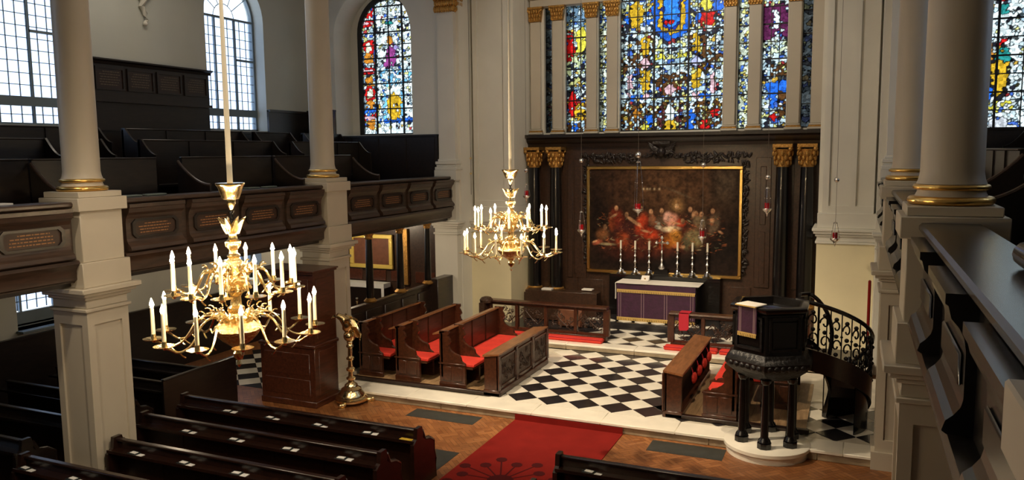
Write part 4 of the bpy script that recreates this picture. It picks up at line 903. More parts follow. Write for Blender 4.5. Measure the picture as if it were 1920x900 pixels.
def rail(x0, x1, n, lb, curl):
    y = 4.2; t = thing('communion_rail', lb, 'railing', ((x0 + x1) / 2, y, SZ)); o_ = t.location; zt = .96
    part(t, 'top_rail', M['stallw'], lambda b: b.prism([(y - .13, zt - .035), (y - .12, zt), (y + .12, zt), (y + .13, zt - .035), (y + .08, zt - .07), (y - .08, zt - .07)], 'x', x0 - .03, x1 + .03), off=o_)
    part(t, 'plinth', M['stallw'], lambda b: b.box(x0, y - .09, SZ, x1, y + .09, SZ + .12), off=o_, bevel=.01)
    for i in range(n + 1):
        x = x0 + (x1 - x0) * i / n; w_ = .075 if i in (0, n) else .04
        part(t, 'post', M['stallw'], lambda b: b.box(x - w_, y - .06, SZ + .12, x + w_, y + .06, zt - .07), off=o_, bevel=.008)
        if i < n:
            p = part(t, 'pierced_panel', M['carv'], lambda b: scrolls(b, y, x + .06, x + (x1 - x0) / n - .06, SZ + .17, zt - .12, i + int(x0 * 7), 26), off=o_)
            part(t, 'panel_rail', M['stallw'], lambda b: b.box(x + .04, y - .035, zt - .12, x + (x1 - x0) / n - .04, y + .035, zt - .07), off=o_)
            part(t, 'panel_rail', M['stallw'], lambda b: b.box(x + .04, y - .035, SZ + .12, x + (x1 - x0) / n - .04, y + .035, SZ + .17), off=o_)
    if curl: part(t, 'scroll_end', M['carv'], lambda b: (b.lathe([(.16, zt - .06), (.17, zt), (.12, zt + .06), (.05, zt + .08), (.001, zt + .08)], (x0 - .02, y - .12, 0), 16), b.box(x0 - .14, y - .3, SZ, x0, y, zt - .06)), off=o_)
rail(-2.35, .70, 4, 'carved oak communion rail left of the altar opening', True)
rail(2.22, 5.1, 4, 'carved oak communion rail right of the altar opening with a red cloth on it', False)
def kneeler(x0, x1, y0, lb):
    t = thing('kneeler', lb, 'cushion', ((x0 + x1) / 2, y0, SZ)); part(t, 'cushion', M['red'], lambda b: b.box(x0, y0 - .12, SZ, x1, y0 + .12, SZ + .10), off=t.location, bevel=.03); part(t, 'piping', M['redcloth'], lambda b: (b.tube([(x0, y0 - .12, SZ + .09), (x1, y0 - .12, SZ + .09)], .01, 5)), off=t.location)
kneeler(-2.1, .68, 3.97, 'long red kneeler cushion before the left communion rail')
kneeler(2.12, 3.3, 3.97, 'red kneeler before the right communion rail, left piece'); kneeler(3.34, 4.6, 3.97, 'red kneeler before the right communion rail, right piece')
rc = MB(); rc.box(2.42, 4.05, .62, 2.64, 4.07, .975); rc.box(2.42, 4.05, .962, 2.66, 4.35, .975); rc.prism([(2.42, .62), (2.64, .62), (2.60, .58), (2.44, .57)], 'y', 4.05, 4.07)
tag(rc.build('red_cloth', M['redcloth'], None), 'crimson cloth draped over the right communion rail', 'cloth')
for x, y, z, lb in ((-1.55, 6.2, .92, 'folded white napkin by the left reredos columns'), (-.45, 6.3, .95, 'small white cloth on a ledge left of the altar')):
    b = MB(); b.box(x - .14, y - .1, z, x + .14, y + .1, z + .03); b.box(x - .13, y - .105, z - .12, x + .05, y - .1, z + .03) if x < -1 else None; tag(b.build('napkin', M['linen'], None), lb, 'cloth')
tag(MB().box(-2.1, 5.95, SZ, -.1, 6.35, .92).build('side_credence', M['reredos'], None, bevel=.01), 'dark oak bench ledge left of the altar', 'shelf')
tag(MB().box(-.95, 5.3, SZ, -.3, 5.6, .62).build('low_stool', M['brown'], None, bevel=.04), 'low brown seat behind the left communion rail', 'seat')

# ---------------------------------------------------------------- choir stalls
def endpoly(s, h=1.12, d=.5, arm=.54):
    # s=+1 faces +X, s=-1 faces -X ; x measured from the back
    P = [(-.05, 0), (-.05, h), (.15, h), (.16, h - .05), (.13, h - .10), (.17, h - .16), (.19, h - .22), (.15, h - .28), (.16, h - .34), (.20, h - .39), (.28, h - .44), (.36, h - .46), (.40, h - .50), (.42, arm), (.46, arm - .03), (d, arm - .05), (d, 0)]
    return [(s * x, z) for x, z in P]
def stall(xb, s, y0, y1, lb, ydiv=None, h=1.12, sd=.66):
    t = thing('choir_stall', lb, 'pew', (xb, (y0 + y1) / 2, .03)); o_ = t.location; z = .03
    ep = [(xb + x, z + zz) for x, zz in endpoly(s, h)]
    for i, y in enumerate([y0, y1 - .06] + ([ydiv] if ydiv else [])):
        e = part(t, 'end_panel', M['stallw'], lambda b: b.prism(ep, 'y', y, y + .06), off=o_)
        if i == 0:
            part(e, 'moulding', M['stallw'], lambda b: b.box(xb - s * .07, y - .02, z + .46, xb + s * .52, y + .01, z + .49), off=o_, bevel=.006); part(e, 'foot_moulding', M['stallw'], lambda b: b.box(xb - s * .06, y - .02, z, xb + s * .52, y + .01, z + .1), off=o_, bevel=.006)
            for q in (.0, .24): part(e, 'raised_panel', M['stallw'], lambda b: b.box(xb + s * (q + .02), y - .012, z + .14, xb + s * (q + .2), y, z + .42), off=o_, bevel=.008)
    part(t, 'back', M['stallw'], lambda b: b.box(xb - .02, y0, z + .2, xb + .02, y1, z + h - .05), off=o_)
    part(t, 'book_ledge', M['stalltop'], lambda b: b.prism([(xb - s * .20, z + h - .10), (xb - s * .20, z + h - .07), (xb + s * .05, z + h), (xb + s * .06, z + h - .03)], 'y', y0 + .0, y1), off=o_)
    n = max(2, int((y1 - y0) / .55))
    for q in range(1, n): part(t, 'stile', M['stallw'], lambda b: b.box(xb + s * .02, y0 + (y1 - y0) * q / n - .03, z + .5, xb + s * .035, y0 + (y1 - y0) * q / n + .03, z + h - .06), off=o_)
    part(t, 'seat', M['stallw'], lambda b: b.box(xb + s * .02, y0 + .06, z + .38, xb + s * (sd - .02), y1 - .06, z + .42), off=o_)
    part(t, 'under_seat_shade', M['black'], lambda b: b.box(xb + s * .04, y0 + .06, z + .0, xb + s * .07, y1 - .06, z + .38), off=o_)  # black board put in for the dark gap under the seat
    part(t, 'cushion', M['red'], lambda b: (b.box(xb + s * .03, y0 + .07, z + .42, xb + s * sd, (ydiv or y1) - .01, z + .49)) if not ydiv else (b.box(xb + s * .03, y0 + .07, z + .42, xb + s * sd, ydiv - .01, z + .49), b.box(xb + s * .03, ydiv + .07, z + .42, xb + s * sd, y1 - .07, z + .49)), off=o_, bevel=.015)
    return t
def desk(xb, s, y0, y1, lb, carved=True):
    t = thing('choir_desk', lb, 'desk', (xb, (y0 + y1) / 2, .03)); o_ = t.location; z = .03
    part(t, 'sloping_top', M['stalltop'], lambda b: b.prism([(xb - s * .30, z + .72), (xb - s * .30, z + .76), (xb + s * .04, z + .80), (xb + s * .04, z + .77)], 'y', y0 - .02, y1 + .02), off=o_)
    part(t, 'front', M['stallw'], lambda b: b.box(xb - .02, y0, z, xb + .02, y1, z + .78), off=o_)
    for y in (y0, y1 - .06): part(t, 'end_panel', M['stallw'], lambda b: b.box(xb - s * .28, y, z, xb + s * .01, y + .06, z + .75), off=o_, bevel=.008)
    part(t, 'base_moulding', M['stallw'], lambda b: b.box(xb - s * .30, y0 - .02, 0.0, xb + s * .05, y1 + .02, z + .09), off=o_, bevel=.015)
    n = 3
    for q in range(n + 1):
        y = y0 + (y1 - y0) * q / n; part(t, 'pilaster_strip', M['stallw'], lambda b: b.box(xb + s * .02, y - .045, z + .09, xb + s * .05, y + .045, z + .76), off=o_, bevel=.006)
        if q < n:
            ya, yb = y + .08, y + (y1 - y0) / n - .08
            p = part(t, 'carved_panel', M['carv'], lambda b: b.box(xb + s * .02, ya, z + .16, xb + s * .028, yb, z + .68), off=o_)
            part(p, 'carving', M['carv'], lambda b: scrolls(b, xb + s * .03, ya + .03, yb - .03, z + .19, z + .65, q + 20, 14, 'y'), off=o_)
            part(p, 'frame', M['stallw'], lambda b: (b.box(xb + s * .02, ya - .02, z + .14, xb + s * .045, yb + .02, z + .17), b.box(xb + s * .02, ya - .02, z + .67, xb + s * .045, yb + .02, z + .70), b.box(xb + s * .02, ya - .02, z + .14, xb + s * .045, ya + .01, z + .70), b.box(xb + s * .02, yb - .01, z + .14, xb + s * .045, yb + .02, z + .70)), off=o_)
    return t
pl = thing('stall_platform', 'low wooden platform under the left choir stalls', 'platform', (-1.8, 1, 0)); o_ = pl.location
for i in range(14): part(pl, 'plank', M['platform'], lambda b: b.box(-3.45 + i * .225, -.16, .0, -3.45 + (i + 1) * .225 - .004, 2.4, .03), off=o_)
part(pl, 'kerb', M['pewback'], lambda b: b.box(-3.5, -.24, 0, -.06, -.16, .075), off=o_, bevel=.01)
stall(-1.36, 1, -.10, 2.55, 'left choir stall nearest the chequered floor with long red cushion', .52)
stall(-2.42, 1, -.02, 2.5, 'middle left choir stall with red cushion', .52)
stall(-3.32, 1, .02, 2.45, 'rear left choir stall, darkest, next to the eagle lectern', .52)
desk(-.11, 1, -.22, 2.32, 'carved front desk of the left choir stalls beside the chequered floor')
tag(MB().box(-1.75, 1.0, .03, -1.45, 1.4, .28).build('hassock', M['brown'], None, bevel=.04), 'brown hassock between the left choir stalls', 'cushion')
tag(MB().box(-1.74, .62, .03, -1.5, .9, .24).build('hassock', M['redcloth'], None, bevel=.04), 'small crimson hassock between the left choir stalls', 'cushion')
pr = thing('stall_platform', 'low wooden platform under the right choir stalls', 'platform', (4.0, 1, 0)); o_ = pr.location
for i in range(10): part(pr, 'plank', M['platform'], lambda b: b.box(3.1 + i * .225, -.1, .0, 3.1 + (i + 1) * .225 - .004, 2.7, .03), off=o_)
part(pr, 'kerb', M['pewback'], lambda b: b.box(3.06, -.2, 0, 5.4, -.1, .075), off=o_, bevel=.01)
desk(3.06, -1, -.18, 2.7, 'front desk of the right choir stalls with broad brown sloping top')
stall(4.20, -1, -.14, 2.6, 'right choir stall with red cushion behind the pulpit', .5, h=1.0, sd=.46)
stall(5.05, -1, .9, 2.6, 'second right choir stall seen between the pulpit legs', None, h=.95)
for i in range(4):
    t = thing('kneeling_cushion', 'red tasselled kneeling cushion hanging inside the right desk, %s from the near end' % ordn(i), 'cushion', (3.42, .55 + i * .52, .46), 0, 'red cushions inside the right desk')
    part(t, 'pad', M['red'], lambda b: b.sph((0, 0, .08), .05, .15, .10, n=10)); part(t, 'loop', M['redcloth'], lambda b: b.tube([(-.02, -.03, .17), (-.05, 0, .26), (-.02, .03, .17)], .006, 4))

# ---------------------------------------------------------------- wooden cabinet
cb = thing('organ_console_cabinet', 'tall polished mahogany cabinet standing before the second column', 'cabinet', (-3.85, -1.3, NZ)); o_ = cb.location
cx0, cx1, cy0, cy1 = -4.50, -3.22, -1.64, -.93
part(cb, 'lower_case', M['mahog'], lambda b: b.box(cx0, cy0, NZ, cx1, cy1, 1.0), off=o_, bevel=.006)
part(cb, 'plinth', M['mahog'], lambda b: b.box(cx0 - .02, cy0 - .02, NZ, cx1 + .02, cy1 + .02, NZ + .12), off=o_, bevel=.012)
part(cb, 'waist_moulding', M['mahog'], lambda b: b.box(cx0 - .03, cy0 - .03, .97, cx1 + .03, cy1 + .03, 1.04), off=o_, bevel=.015)
part(cb, 'upper_case', M['mahog'], lambda b: b.box(cx0 + .02, cy0 + .04, 1.04, cx1 - .01, cy1, 2.38), off=o_)
part(cb, 'cornice', M['mahog'], lambda b: (b.box(cx0 - .03, cy0 - .02, 2.38, cx1 + .04, cy1 + .02, 2.42), b.box(cx0 - .06, cy0 - .05, 2.42, cx1 + .07, cy1 + .03, 2.45)), off=o_, bevel=.008)
for (a_, b_, z0, z1) in ((cx0 + .1, cx1 - .12, .45, .86), (cx0 + .1, cx1 - .12, 0.05, .36)):
    part(cb, 'front_panel', M['mahog'], lambda b: b.box(a_, cy0 - .012, z0, b_, cy0, z1), off=o_, bevel=.01)
part(cb, 'front_panel', M['mahog'], lambda b: b.box(cx0 + .12, cy0 + .03, 1.15, cx1 - .12, cy0 + .04, 2.28), off=o_, bevel=.01)
for z0, z1, e in ((.05, .9, 0), (1.15, 2.28, -.01)): part(cb, 'side_panel', M['mahog'], lambda b: b.box(cx1 + e, cy0 + .12, z0, cx1 + e + .012, cy1 - .1, z1), off=o_, bevel=.01)

# ---------------------------------------------------------------- eagle lectern
lt = thing('eagle_lectern', 'brass eagle lectern on a ringed pillar standing before the chancel step', 'lectern', (-2.79, -1.12, NZ), math.radians(222))
part(lt, 'base', M['brass'], lambda b: b.lathe([(.30, .07), (.31, .10), (.30, .13), (.26, .15), (.25, .20), (.20, .25), (.19, .30), (.13, .34), (.12, .38), (.07, .42)], n=36))
part(lt, 'pillar', M['brass'], lambda b: b.lathe([(.06, .40), (.05, .46), (.085, .48), (.09, .51), (.05, .54), (.045, .62), (.08, .65), (.085, .69), (.05, .72), (.042, .84), (.075, .87), (.075, .90), (.045, .93), (.04, 1.08), (.07, 1.11), (.07, 1.14), (.05, 1.17), (.06, 1.20), (.045, 1.24)], n=28))
part(lt, 'orb', M['brass'], lambda b: b.sph((0, 0, 1.32), .115, n=24))
for i in range(3):
    a = 2 * PI * i / 3 + .9
    part(lt, 'lion_foot', M['brass'], lambda b: (b.sph((.33 * math.cos(a), .33 * math.sin(a), .055), .075, .05, .045, n=12, mat=None), b.sph((.40 * math.cos(a), .40 * math.sin(a), .065), .04, n=10), b.box(.36 * math.cos(a) - .06, .36 * math.sin(a) - .04, 0, .36 * math.cos(a) + .06, .36 * math.sin(a) + .04, .02)))
def eagle(b):
    b.tube([(.02, 0, 1.40), (.04, 0, 1.46), (.02, 0, 1.53), (.06, 0, 1.60), (.14, 0, 1.69), (.21, 0, 1.73), (.28, 0, 1.725), (.33, 0, 1.69)], [.055, .09, .11, .095, .065, .055, .028, .006], 12)
    b.tube([(-.02, 0, 1.48), (-.09, 0, 1.40), (-.15, 0, 1.28)], [.06, .05, .02], 8)
    for s in (-1, 1):
        b.tube([(.03, s * .05, 1.46), (.04, s * .06, 1.40), (.08, s * .07, 1.39)], [.035, .02, .01], 6); b.sph((.215, s * .045, 1.745), .011, n=6)
part(lt, 'eagle_body', M['brass'], eagle)
for s in (-1, 1):
    def wing(b):
        for q in range(8):
            f_ = q / 7; y = s * (.06 + .40 * f_); zt = 1.66 + .03 * math.sin(PI * f_) - .05 * f_; L_ = .36 - .06 * f_
            b.tube([(.05 - .05 * f_, y, zt), (-.04 - .04 * f_, y + s * .012, zt - .02), (-.10 - .04 * f_, y + s * .02, zt - L_ * .55), (-.14, y + s * .02, zt - L_)], [.016, .03, .027, .006], 6)
        b.tube([(.08, s * .05, 1.58), (.07, s * .14, 1.66), (.03, s * .27, 1.685), (.0, s * .38, 1.63)], [.03, .032, .026, .012], 8)
    part(lt, 'wing', M['brass'], wing)
part(lt, 'book_rest', M['brass'], lambda b: b.add([(-.05, -.15, 1.69), (-.05, .15, 1.69), (-.17, .15, 1.61), (-.17, -.15, 1.61), (-.06, -.15, 1.678), (-.06, .15, 1.678), (-.18, .15, 1.598), (-.18, -.15, 1.598)], [(0, 1, 2, 3), (7, 6, 5, 4), (0, 4, 5, 1), (1, 5, 6, 2), (2, 6, 7, 3), (3, 7, 4, 0)]))

# ---------------------------------------------------------------- pulpit
PX, PY = 4.80, -.66
pb = MB(); pb.lathe([(.62, NZ), (.62, -.07), (.66, -.05), (.66, .0), (.64, .015)], (PX, PY - .04, 0), 48); tag(pb.build('round_step', M['wmarble'], None), 'round white marble step under the pulpit', 'step')
pu = thing('pulpit', 'black carved hexagonal pulpit raised on slender columns', 'pulpit', (PX, PY, .015), 0)
def hexp(r, z, x=0, y=0): return [(r * math.cos(-PI / 2 + PI / 3 * q) + x, r * math.sin(-PI / 2 + PI / 3 * q) + y, z) for q in range(6)]
def hexloft(b, prof):
    vs = []; 
    for r, z in prof: vs += hexp(r, z)
    n = len(prof); fs = [[5, 4, 3, 2, 1, 0], [6 * (n - 1) + q for q in range(6)]] + [(6 * i + q, 6 * i + (q + 1) % 6, 6 * (i + 1) + (q + 1) % 6, 6 * (i + 1) + q) for i in range(n - 1) for q in range(6)]
    b.add(vs, fs)
part(pu, 'lower_cornice', M['blackc'], lambda b: hexloft(b, [(.46, 1.06), (.50, 1.10), (.60, 1.18), (.68, 1.24), (.71, 1.30), (.72, 1.36), (.66, 1.40), (.64, 1.44), (.60, 1.48)]))
part(pu, 'tub', M['black'], lambda b: hexloft(b, [(.58, 1.48), (.57, 2.10), (.53, 2.10), (.53, 1.53)]))
part(pu, 'top_rim', M['black'], lambda b: hexloft(b, [(.58, 2.10), (.61, 2.12), (.65, 2.17), (.65, 2.20), (.62, 2.215), (.50, 2.215), (.50, 1.55)]))
for q in range(6):
    a = -PI / 2 + PI / 3 * (q + .5); R_ = Matrix.Rotation(a, 4, 'Z')
    p = part(pu, 'side_panel', M['black'], lambda b: b.box(.497, -.19, 1.60, .520, .19, 2.0, mat=R_), bevel=.008)
    part(p, 'frame', M['blackc'], lambda b: (b.box(.50, -.24, 1.54, .535, .24, 1.58, mat=R_), b.box(.50, -.24, 2.03, .535, .24, 2.07, mat=R_), b.box(.50, -.24, 1.54, .535, -.205, 2.07, mat=R_), b.box(.50, .205, 1.54, .535, .24, 2.07, mat=R_)))
    part(pu, 'cornice_carving', M['blackc'], lambda b: [b.sph((.61, -.26 + .104 * w_, 1.30), .03, .05, .05, n=8, mat=R_) for w_ in range(6)])
    a = -PI / 2 + PI / 3 * q; cx, cy = .42 * math.cos(a), .42 * math.sin(a)
    def leg(b):
        b.lathe([(.085, .08), (.10, .10), (.09, .13), (.065, .16), (.06, .18), (.058, .6), (.05, 1.0), (.075, 1.03), (.085, 1.08)], (cx, cy, 0), 16); hb = .11
        b.prism([(cx + hb * math.cos(PI / 4 * k_ + PI / 8), cy + hb * math.sin(PI / 4 * k_ + PI / 8)) for k_ in range(8)], 'z', 0, .085)
    part(pu, 'leg', M['black'], leg)
fl_ = thing('pulpit_fall', 'purple pulpit fall with gold fringe hanging over the front-left face', 'cloth', (PX, PY, .015)); a = -PI / 2 - PI / 3 * .5; R_ = Matrix.Rotation(a, 4, 'Z')
part(fl_, 'cloth', M['purple'], lambda b: b.box(.566, -.17, 1.80, .575, .17, 2.225, mat=R_))
part(fl_, 'braid', M['braid'], lambda b: [b.box(.576, q, 1.81, .579, q + .012, 2.215, mat=R_) for q in (-.145, -.12, .11, .135)])
part(fl_, 'gold_fringe', M['fringe'], lambda b: ([b.box(.568, -.17 + q * .031, 1.745, .578, -.17 + q * .031 + .022, 1.80, mat=R_) for q in range(11)], b.box(.566, -.17, 1.79, .580, .17, 1.812, mat=R_)))['kind'] = 'stuff'
pc = thing('pulpit_cushion', 'pale book cushion on the pulpit rim above the purple fall', 'cushion', (PX, PY, .015)); part(pc, 'cushion', M['linen'], lambda b: b.box(.33, -.18, 2.225, .62, .18, 2.25, mat=R_), bevel=.01); part(pc, 'edge', M['fringe'], lambda b: b.box(.60, -.185, 2.222, .63, .185, 2.24, mat=R_))
# winding stair
st = thing('pulpit_stair', 'black winding pulpit stair with openwork iron balustrade', 'stair', (5.4, .55, 0)); o_ = st.location
SCX, SCY, R1_, R0_ = 5.38, .62, .92, .30
def sp(a, r, z): return (SCX + r * math.cos(a), SCY + r * math.sin(a), z)
def ZF(f_): return 1.38 * (1 - max(0., min(1., f_)) ** 1.6)
nst = 8; A0, A1 = -PI * .58, PI * .28; ZT = 1.38
for i in range(nst):
    a_ = A0 + (A1 - A0) * i / nst; b_ = A0 + (A1 - A0) * (i + 1) / nst; z = ZF((i + .3) / nst); zn = ZF((i + 1.3) / nst) if i < nst - 1 else 0
    part(st, 'tread', M['pewback'], lambda b: b.prism([sp(a_, R0_, 0)[:2], sp(a_, R1_ - .03, 0)[:2], sp((a_ + b_) / 2, R1_ - .03, 0)[:2], sp(b_, R1_ - .03, 0)[:2], sp(b_, R0_, 0)[:2]], 'z', z - .035, z), off=o_)
    part(st, 'riser', M['pewback'], lambda b: b.prism([sp(b_, R0_, 0)[:2], sp(b_, R1_ - .05, 0)[:2], sp(b_ - .03, R1_ - .05, 0)[:2], sp(b_ - .03, R0_, 0)[:2]], 'z', zn, z - .035), off=o_)
def stringer(b, r, h0=-.25, h1=.10):
    n = 28; vs = []; fs = []
    for i in range(n + 1):
        a = A0 + (A1 - A0) * i / n; z = ZF(i / n)
        for rr, hh in ((r - .02, h0), (r + .02, h0), (r + .02, h1), (r - .02, h1)): vs.append(sp(a, rr, max(z + hh, 0)))
    for i in range(n):
        for q in range(4): fs.append((4 * i + q, 4 * i + (q + 1) % 4, 4 * i + 4 + (q + 1) % 4, 4 * i + 4 + q))
    b.add(vs, fs)
part(st, 'outer_stringer', M['pewback'], lambda b: stringer(b, R1_), off=o_); part(st, 'inner_stringer', M['black'], lambda b: stringer(b, R0_), off=o_)
def hand(r, zz, t0=0, t1=1): return [sp(A0 + (A1 - A0) * (t0 + (t1 - t0) * q / 24), r, ZF(t0 + (t1 - t0) * q / 24) + zz) for q in range(25)]
part(st, 'handrail', M['black'], lambda b: b.tube(hand(R1_, .84), .034, 8), off=o_)
part(st, 'handrail', M['black'], lambda b: b.tube([sp(A0 - .1, R0_ + .25, ZT + .86)] + hand(R0_, .84), .034, 8), off=o_)
for i in range(15):
    f_ = i / 14; a = A0 + (A1 - A0) * f_; z = ZF(f_)
    part(st, 'baluster', M['iron'], lambda b: (b.tube([sp(a, R1_, z + .08), sp(a, R1_, z + .84)], .011, 6), b.sph(sp(a, R1_, z + .45), .022, n=6)), off=o_)
    if i < 14:
        def sc_(b):
            am = a + (A1 - A0) / 28; zm = (z + ZF(f_ + 1 / 14)) / 2
            for sg, hh in ((1, .28), (-1, .58)):
                pts = []
                for q in range(12):
                    th = q * .55; rr = .085 * (1 - .065 * q); pts.append(sp(am + sg * rr * math.cos(th) / R1_ * .9, R1_, zm + hh + rr * 1.3 * math.sin(th)))
                b.tube(pts, .014, 5)
            for hh in (.14, .43, .70): b.sph(sp(am, R1_, zm + hh), .036, n=6)
        part(st, 'iron_scroll', M['iron'], sc_, off=o_)
for i in range(6):
    f_ = i / 5; part(st, 'baluster', M['iron'], lambda b: b.tube([sp(A0 + (A1 - A0) * f_, R0_, ZF(f_) + .08), sp(A0 + (A1 - A0) * f_, R0_, ZF(f_) + .84)], .011, 6), off=o_)
def stair_shade(b):
    n = 16; vs = []; fs = []
    for i in range(n + 1):
        f_ = .42 + .58 * i / n; a = A0 + (A1 - A0) * f_
        for rr, z in ((R1_ - .045, 0), (R1_ - .03, 0), (R1_ - .03, max(.02, ZF(f_) - .2)), (R1_ - .045, max(.02, ZF(f_) - .2))): vs.append(sp(a, rr, z))
    for i in range(n):
        for q in range(4): fs.append((4 * i + q, 4 * i + (q + 1) % 4, 4 * i + 4 + (q + 1) % 4, 4 * i + 4 + q))
    b.add(vs, fs)
part(st, 'under_stair_shade', M['black'], stair_shade, off=o_)  # black curved sheet added as the shade beneath the stair
part(st, 'newel', M['black'], lambda b: b.lathe([(.06, 0), (.06, .1), (.035, .14), (.03, .5), (.05, .55), (.03, .6), (.03, .85), (.05, .9), (.02, .98)], sp(A1, R1_, 0), 14), off=o_)
tag(MB().box(6.27, 4.5, SZ, 6.33, 4.60, 1.85).build('red_curtain', M['carpet'], None, bevel=.02), 'narrow strip of red curtain beside the right pier', 'curtain')

# ---------------------------------------------------------------- chandeliers
def chandelier(x, y, z0, s, v, rot, lb):
    t = thing('chandelier', lb, 'chandelier', (x, y, z0), rot, 'two-tier brass chandeliers')
    def L(prof): return [(r * s, z * v) for r, z in prof]
    # z local 0 = level of lower drip pans (3.21)
    part(t, 'pendant', M['brass'], lambda b: b.lathe(L([(.004, -.34), (.03, -.31), (.015, -.27), (.05, -.24), (.06, -.20), (.03, -.17), (.08, -.13), (.10, -.11)]), n=20))
    part(t, 'gadrooned_bowl', M['brassd'], lambda b: b.lathe(L([(.09, -.12), (.15, -.08), (.20, -.03), (.235, .02), (.225, .05), (.15, .10), (.09, .14), (.065, .18)]), n=32, flute=.07))
    part(t, 'stem', M['brass'], lambda b: b.lathe(L([(.065, .17), (.09, .20), (.09, .23), (.06, .25), (.055, .33), (.075, .36), (.12, .38), (.125, .40), (.07, .42), (.06, .44)]), n=20))
    part(t, 'fluted_bulb', M['brassd'], lambda b: b.lathe(L([(.055, .42), (.10, .46), (.135, .52), (.14, .58), (.12, .63), (.07, .67), (.05, .69)]), n=24, flute=.05))
    part(t, 'urn', M['brass'], lambda b: b.lathe(L([(.05, .68), (.07, .71), (.045, .73), (.04, .76), (.08, .80), (.085, .84), (.05, .86), (.04, .90), (.055, .93)]), n=20))
    def crown(b):
        for q in range(8):
            a = 2 * PI * q / 8; c_, d_ = math.cos(a), math.sin(a)
            b.tube([(s * .04 * c_, s * .04 * d_, v * .92), (s * .07 * c_, s * .07 * d_, v * .98), (s * .11 * c_, s * .11 * d_, v * 1.03), (s * .15 * c_, s * .15 * d_, v * 1.06)], [s * .03, s * .035, s * .022, s * .004], 6)
    part(t, 'leaf_crown', M['brass'], crown)
    def chain(b):
        for q in range(4):
            ring = [(s * .022 * math.cos(w_) * (1 if q % 2 else 0), s * .022 * math.cos(w_) * (0 if q % 2 else 1), v * (1.0 + q * .042 + .03 * math.sin(w_))) for w_ in np.linspace(0, 2 * PI, 11)]
            b.tube(ring, s * .007, 5)
    part(t, 'chain', M['iron'], chain)
    part(t, 'bell_cap', M['brass'], lambda b: b.lathe(L([(.02, 1.13), (.03, 1.16), (.05, 1.19), (.045, 1.22), (.085, 1.23), (.112, 1.29), (.13, 1.34), (.15, 1.36), (.15, 1.375), (.02, 1.38)]), n=28))
    part(t, 'suspension_rod', M['wax'], lambda b: b.lathe([(.022, 1.37 * v), (.020, 2.2 * v), (.013, 3.2 * v), (.010, 10.2 - z0)], n=12), label='cream sleeved rod rising to the ceiling')
    def arm(R_, zr, zp, up_):
        # local arm along +X
        if up_: pts = [(.10, 0, zr), (.20, 0, zr + .07), (.31, 0, zr + .07), (.37, 0, zr - .01), (.42, 0, zr - .10), (.50, 0, zr - .13), (R_ - .03, 0, zr - .09), (R_, 0, zp - .02)]
        else: pts = [(.16, 0, zr), (.28, 0, zr + .05), (.40, 0, zr + .01), (.48, 0, zr - .09), (.56, 0, zr - .17), (.68, 0, zr - .20), (R_ - .04, 0, zr - .15), (R_, 0, zp - .02)]
        # Catmull-Rom smoothing
        V_ = [Vector((p[0] * s, 0, p[2] * v)) for p in pts]; out = []
        for i in range(len(V_) - 1):
            p0, p1, p2, p3 = V_[max(i - 1, 0)], V_[i], V_[i + 1], V_[min(i + 2, len(V_) - 1)]
            for q in range(4):
                u = q / 4; out.append(.5 * ((2 * p1) + (p2 - p0) * u + (2 * p0 - 5 * p1 + 4 * p2 - p3) * u * u + (3 * p1 - p0 - 3 * p2 + p3) * u ** 3))
        out.append(V_[-1]); return out
    def leaves(b):
        for (r0, z0_, r1, z1_, n_, w_) in ((.15, .10, .26, .17, 12, .022), (.12, .60, .19, .56, 12, .022), (.10, .44, .17, .40, 10, .018)):
            for q in range(n_):
                a = 2 * PI * (q + .5) / n_; c_, d_ = math.cos(a), math.sin(a)
                b.tube([(s * r0 * c_, s * r0 * d_, v * z0_), (s * (r0 + r1) / 2 * c_, s * (r0 + r1) / 2 * d_, v * (z0_ + .6 * (z1_ - z0_)) + .02), (s * r1 * c_, s * r1 * d_, v * z1_), (s * (r1 - .02) * c_, s * (r1 - .02) * d_, v * (z1_ + .03))], [w_ * .8, w_, w_ * .6, .004], 6)
    part(t, 'leaf_sprays', M['brass'], leaves)
    for (R_, zr, zp, up_, n, ph, ch_) in ((.83, .12, 0, False, 12, 0, .29), (.63, .50, .40, True, 12, PI / 12, .29)):
        def af(b):
            P_ = arm(R_, zr, zp, up_); b.tube(P_, .0125 * s, 7)
            for (k_, sg) in ((5, 1), (9, 1), (14, -1), (19, -1)):
                c0 = P_[k_]; b.tube([c0 + Vector((s * .045 * (1 - .08 * q) * math.cos(q * .6 * sg + 1) - s * .02, 0, s * sg * .045 + s * .045 * (1 - .08 * q) * math.sin(q * .6 + 1))) for q in range(8)], .008 * s, 5)
        ar = part(t, 'arm', M['brass'], af)
        part(ar, 'drip_pan', M['brass'], lambda b: b.lathe([(.012 * s, (zp - .03) * v), (.03 * s, (zp - .012) * v), (.102 * s, zp * v), (.108 * s, (zp + .006) * v), (.03 * s, (zp + .002) * v), (.022 * s, (zp + .045) * v)], (R_ * s, 0, 0), 20))
        part(ar, 'candle', M['wax'], lambda b: b.lathe([(.0155, (zp + .01) * v), (.0135, (zp + ch_) * v), (.004, (zp + ch_ + .002) * v)], (R_ * s, 0, 0), 12))
        part(ar, 'bulb', M['flame'], lambda b: b.lathe([(.003, (zp + ch_) * v), (.017, (zp + ch_ + .018) * v), (.013, (zp + ch_ + .04) * v), (.001, (zp + ch_ + .08) * v)], (R_ * s, 0, 0), 8))
        ar.rotation_euler = (0, 0, ph)
        for q in range(1, n): dup(ar, None, ph + 2 * PI * q / n, par=t)
    return t
chandelier(1.47, -8.60, 3.20, .735, .86, .28, 'large two-tier brass chandelier with lit candles, nearest the camera')
chandelier(1.5, -3.20, 3.20, .80, .84, .10, 'smaller-looking two-tier brass chandelier with lit candles, further down the nave')

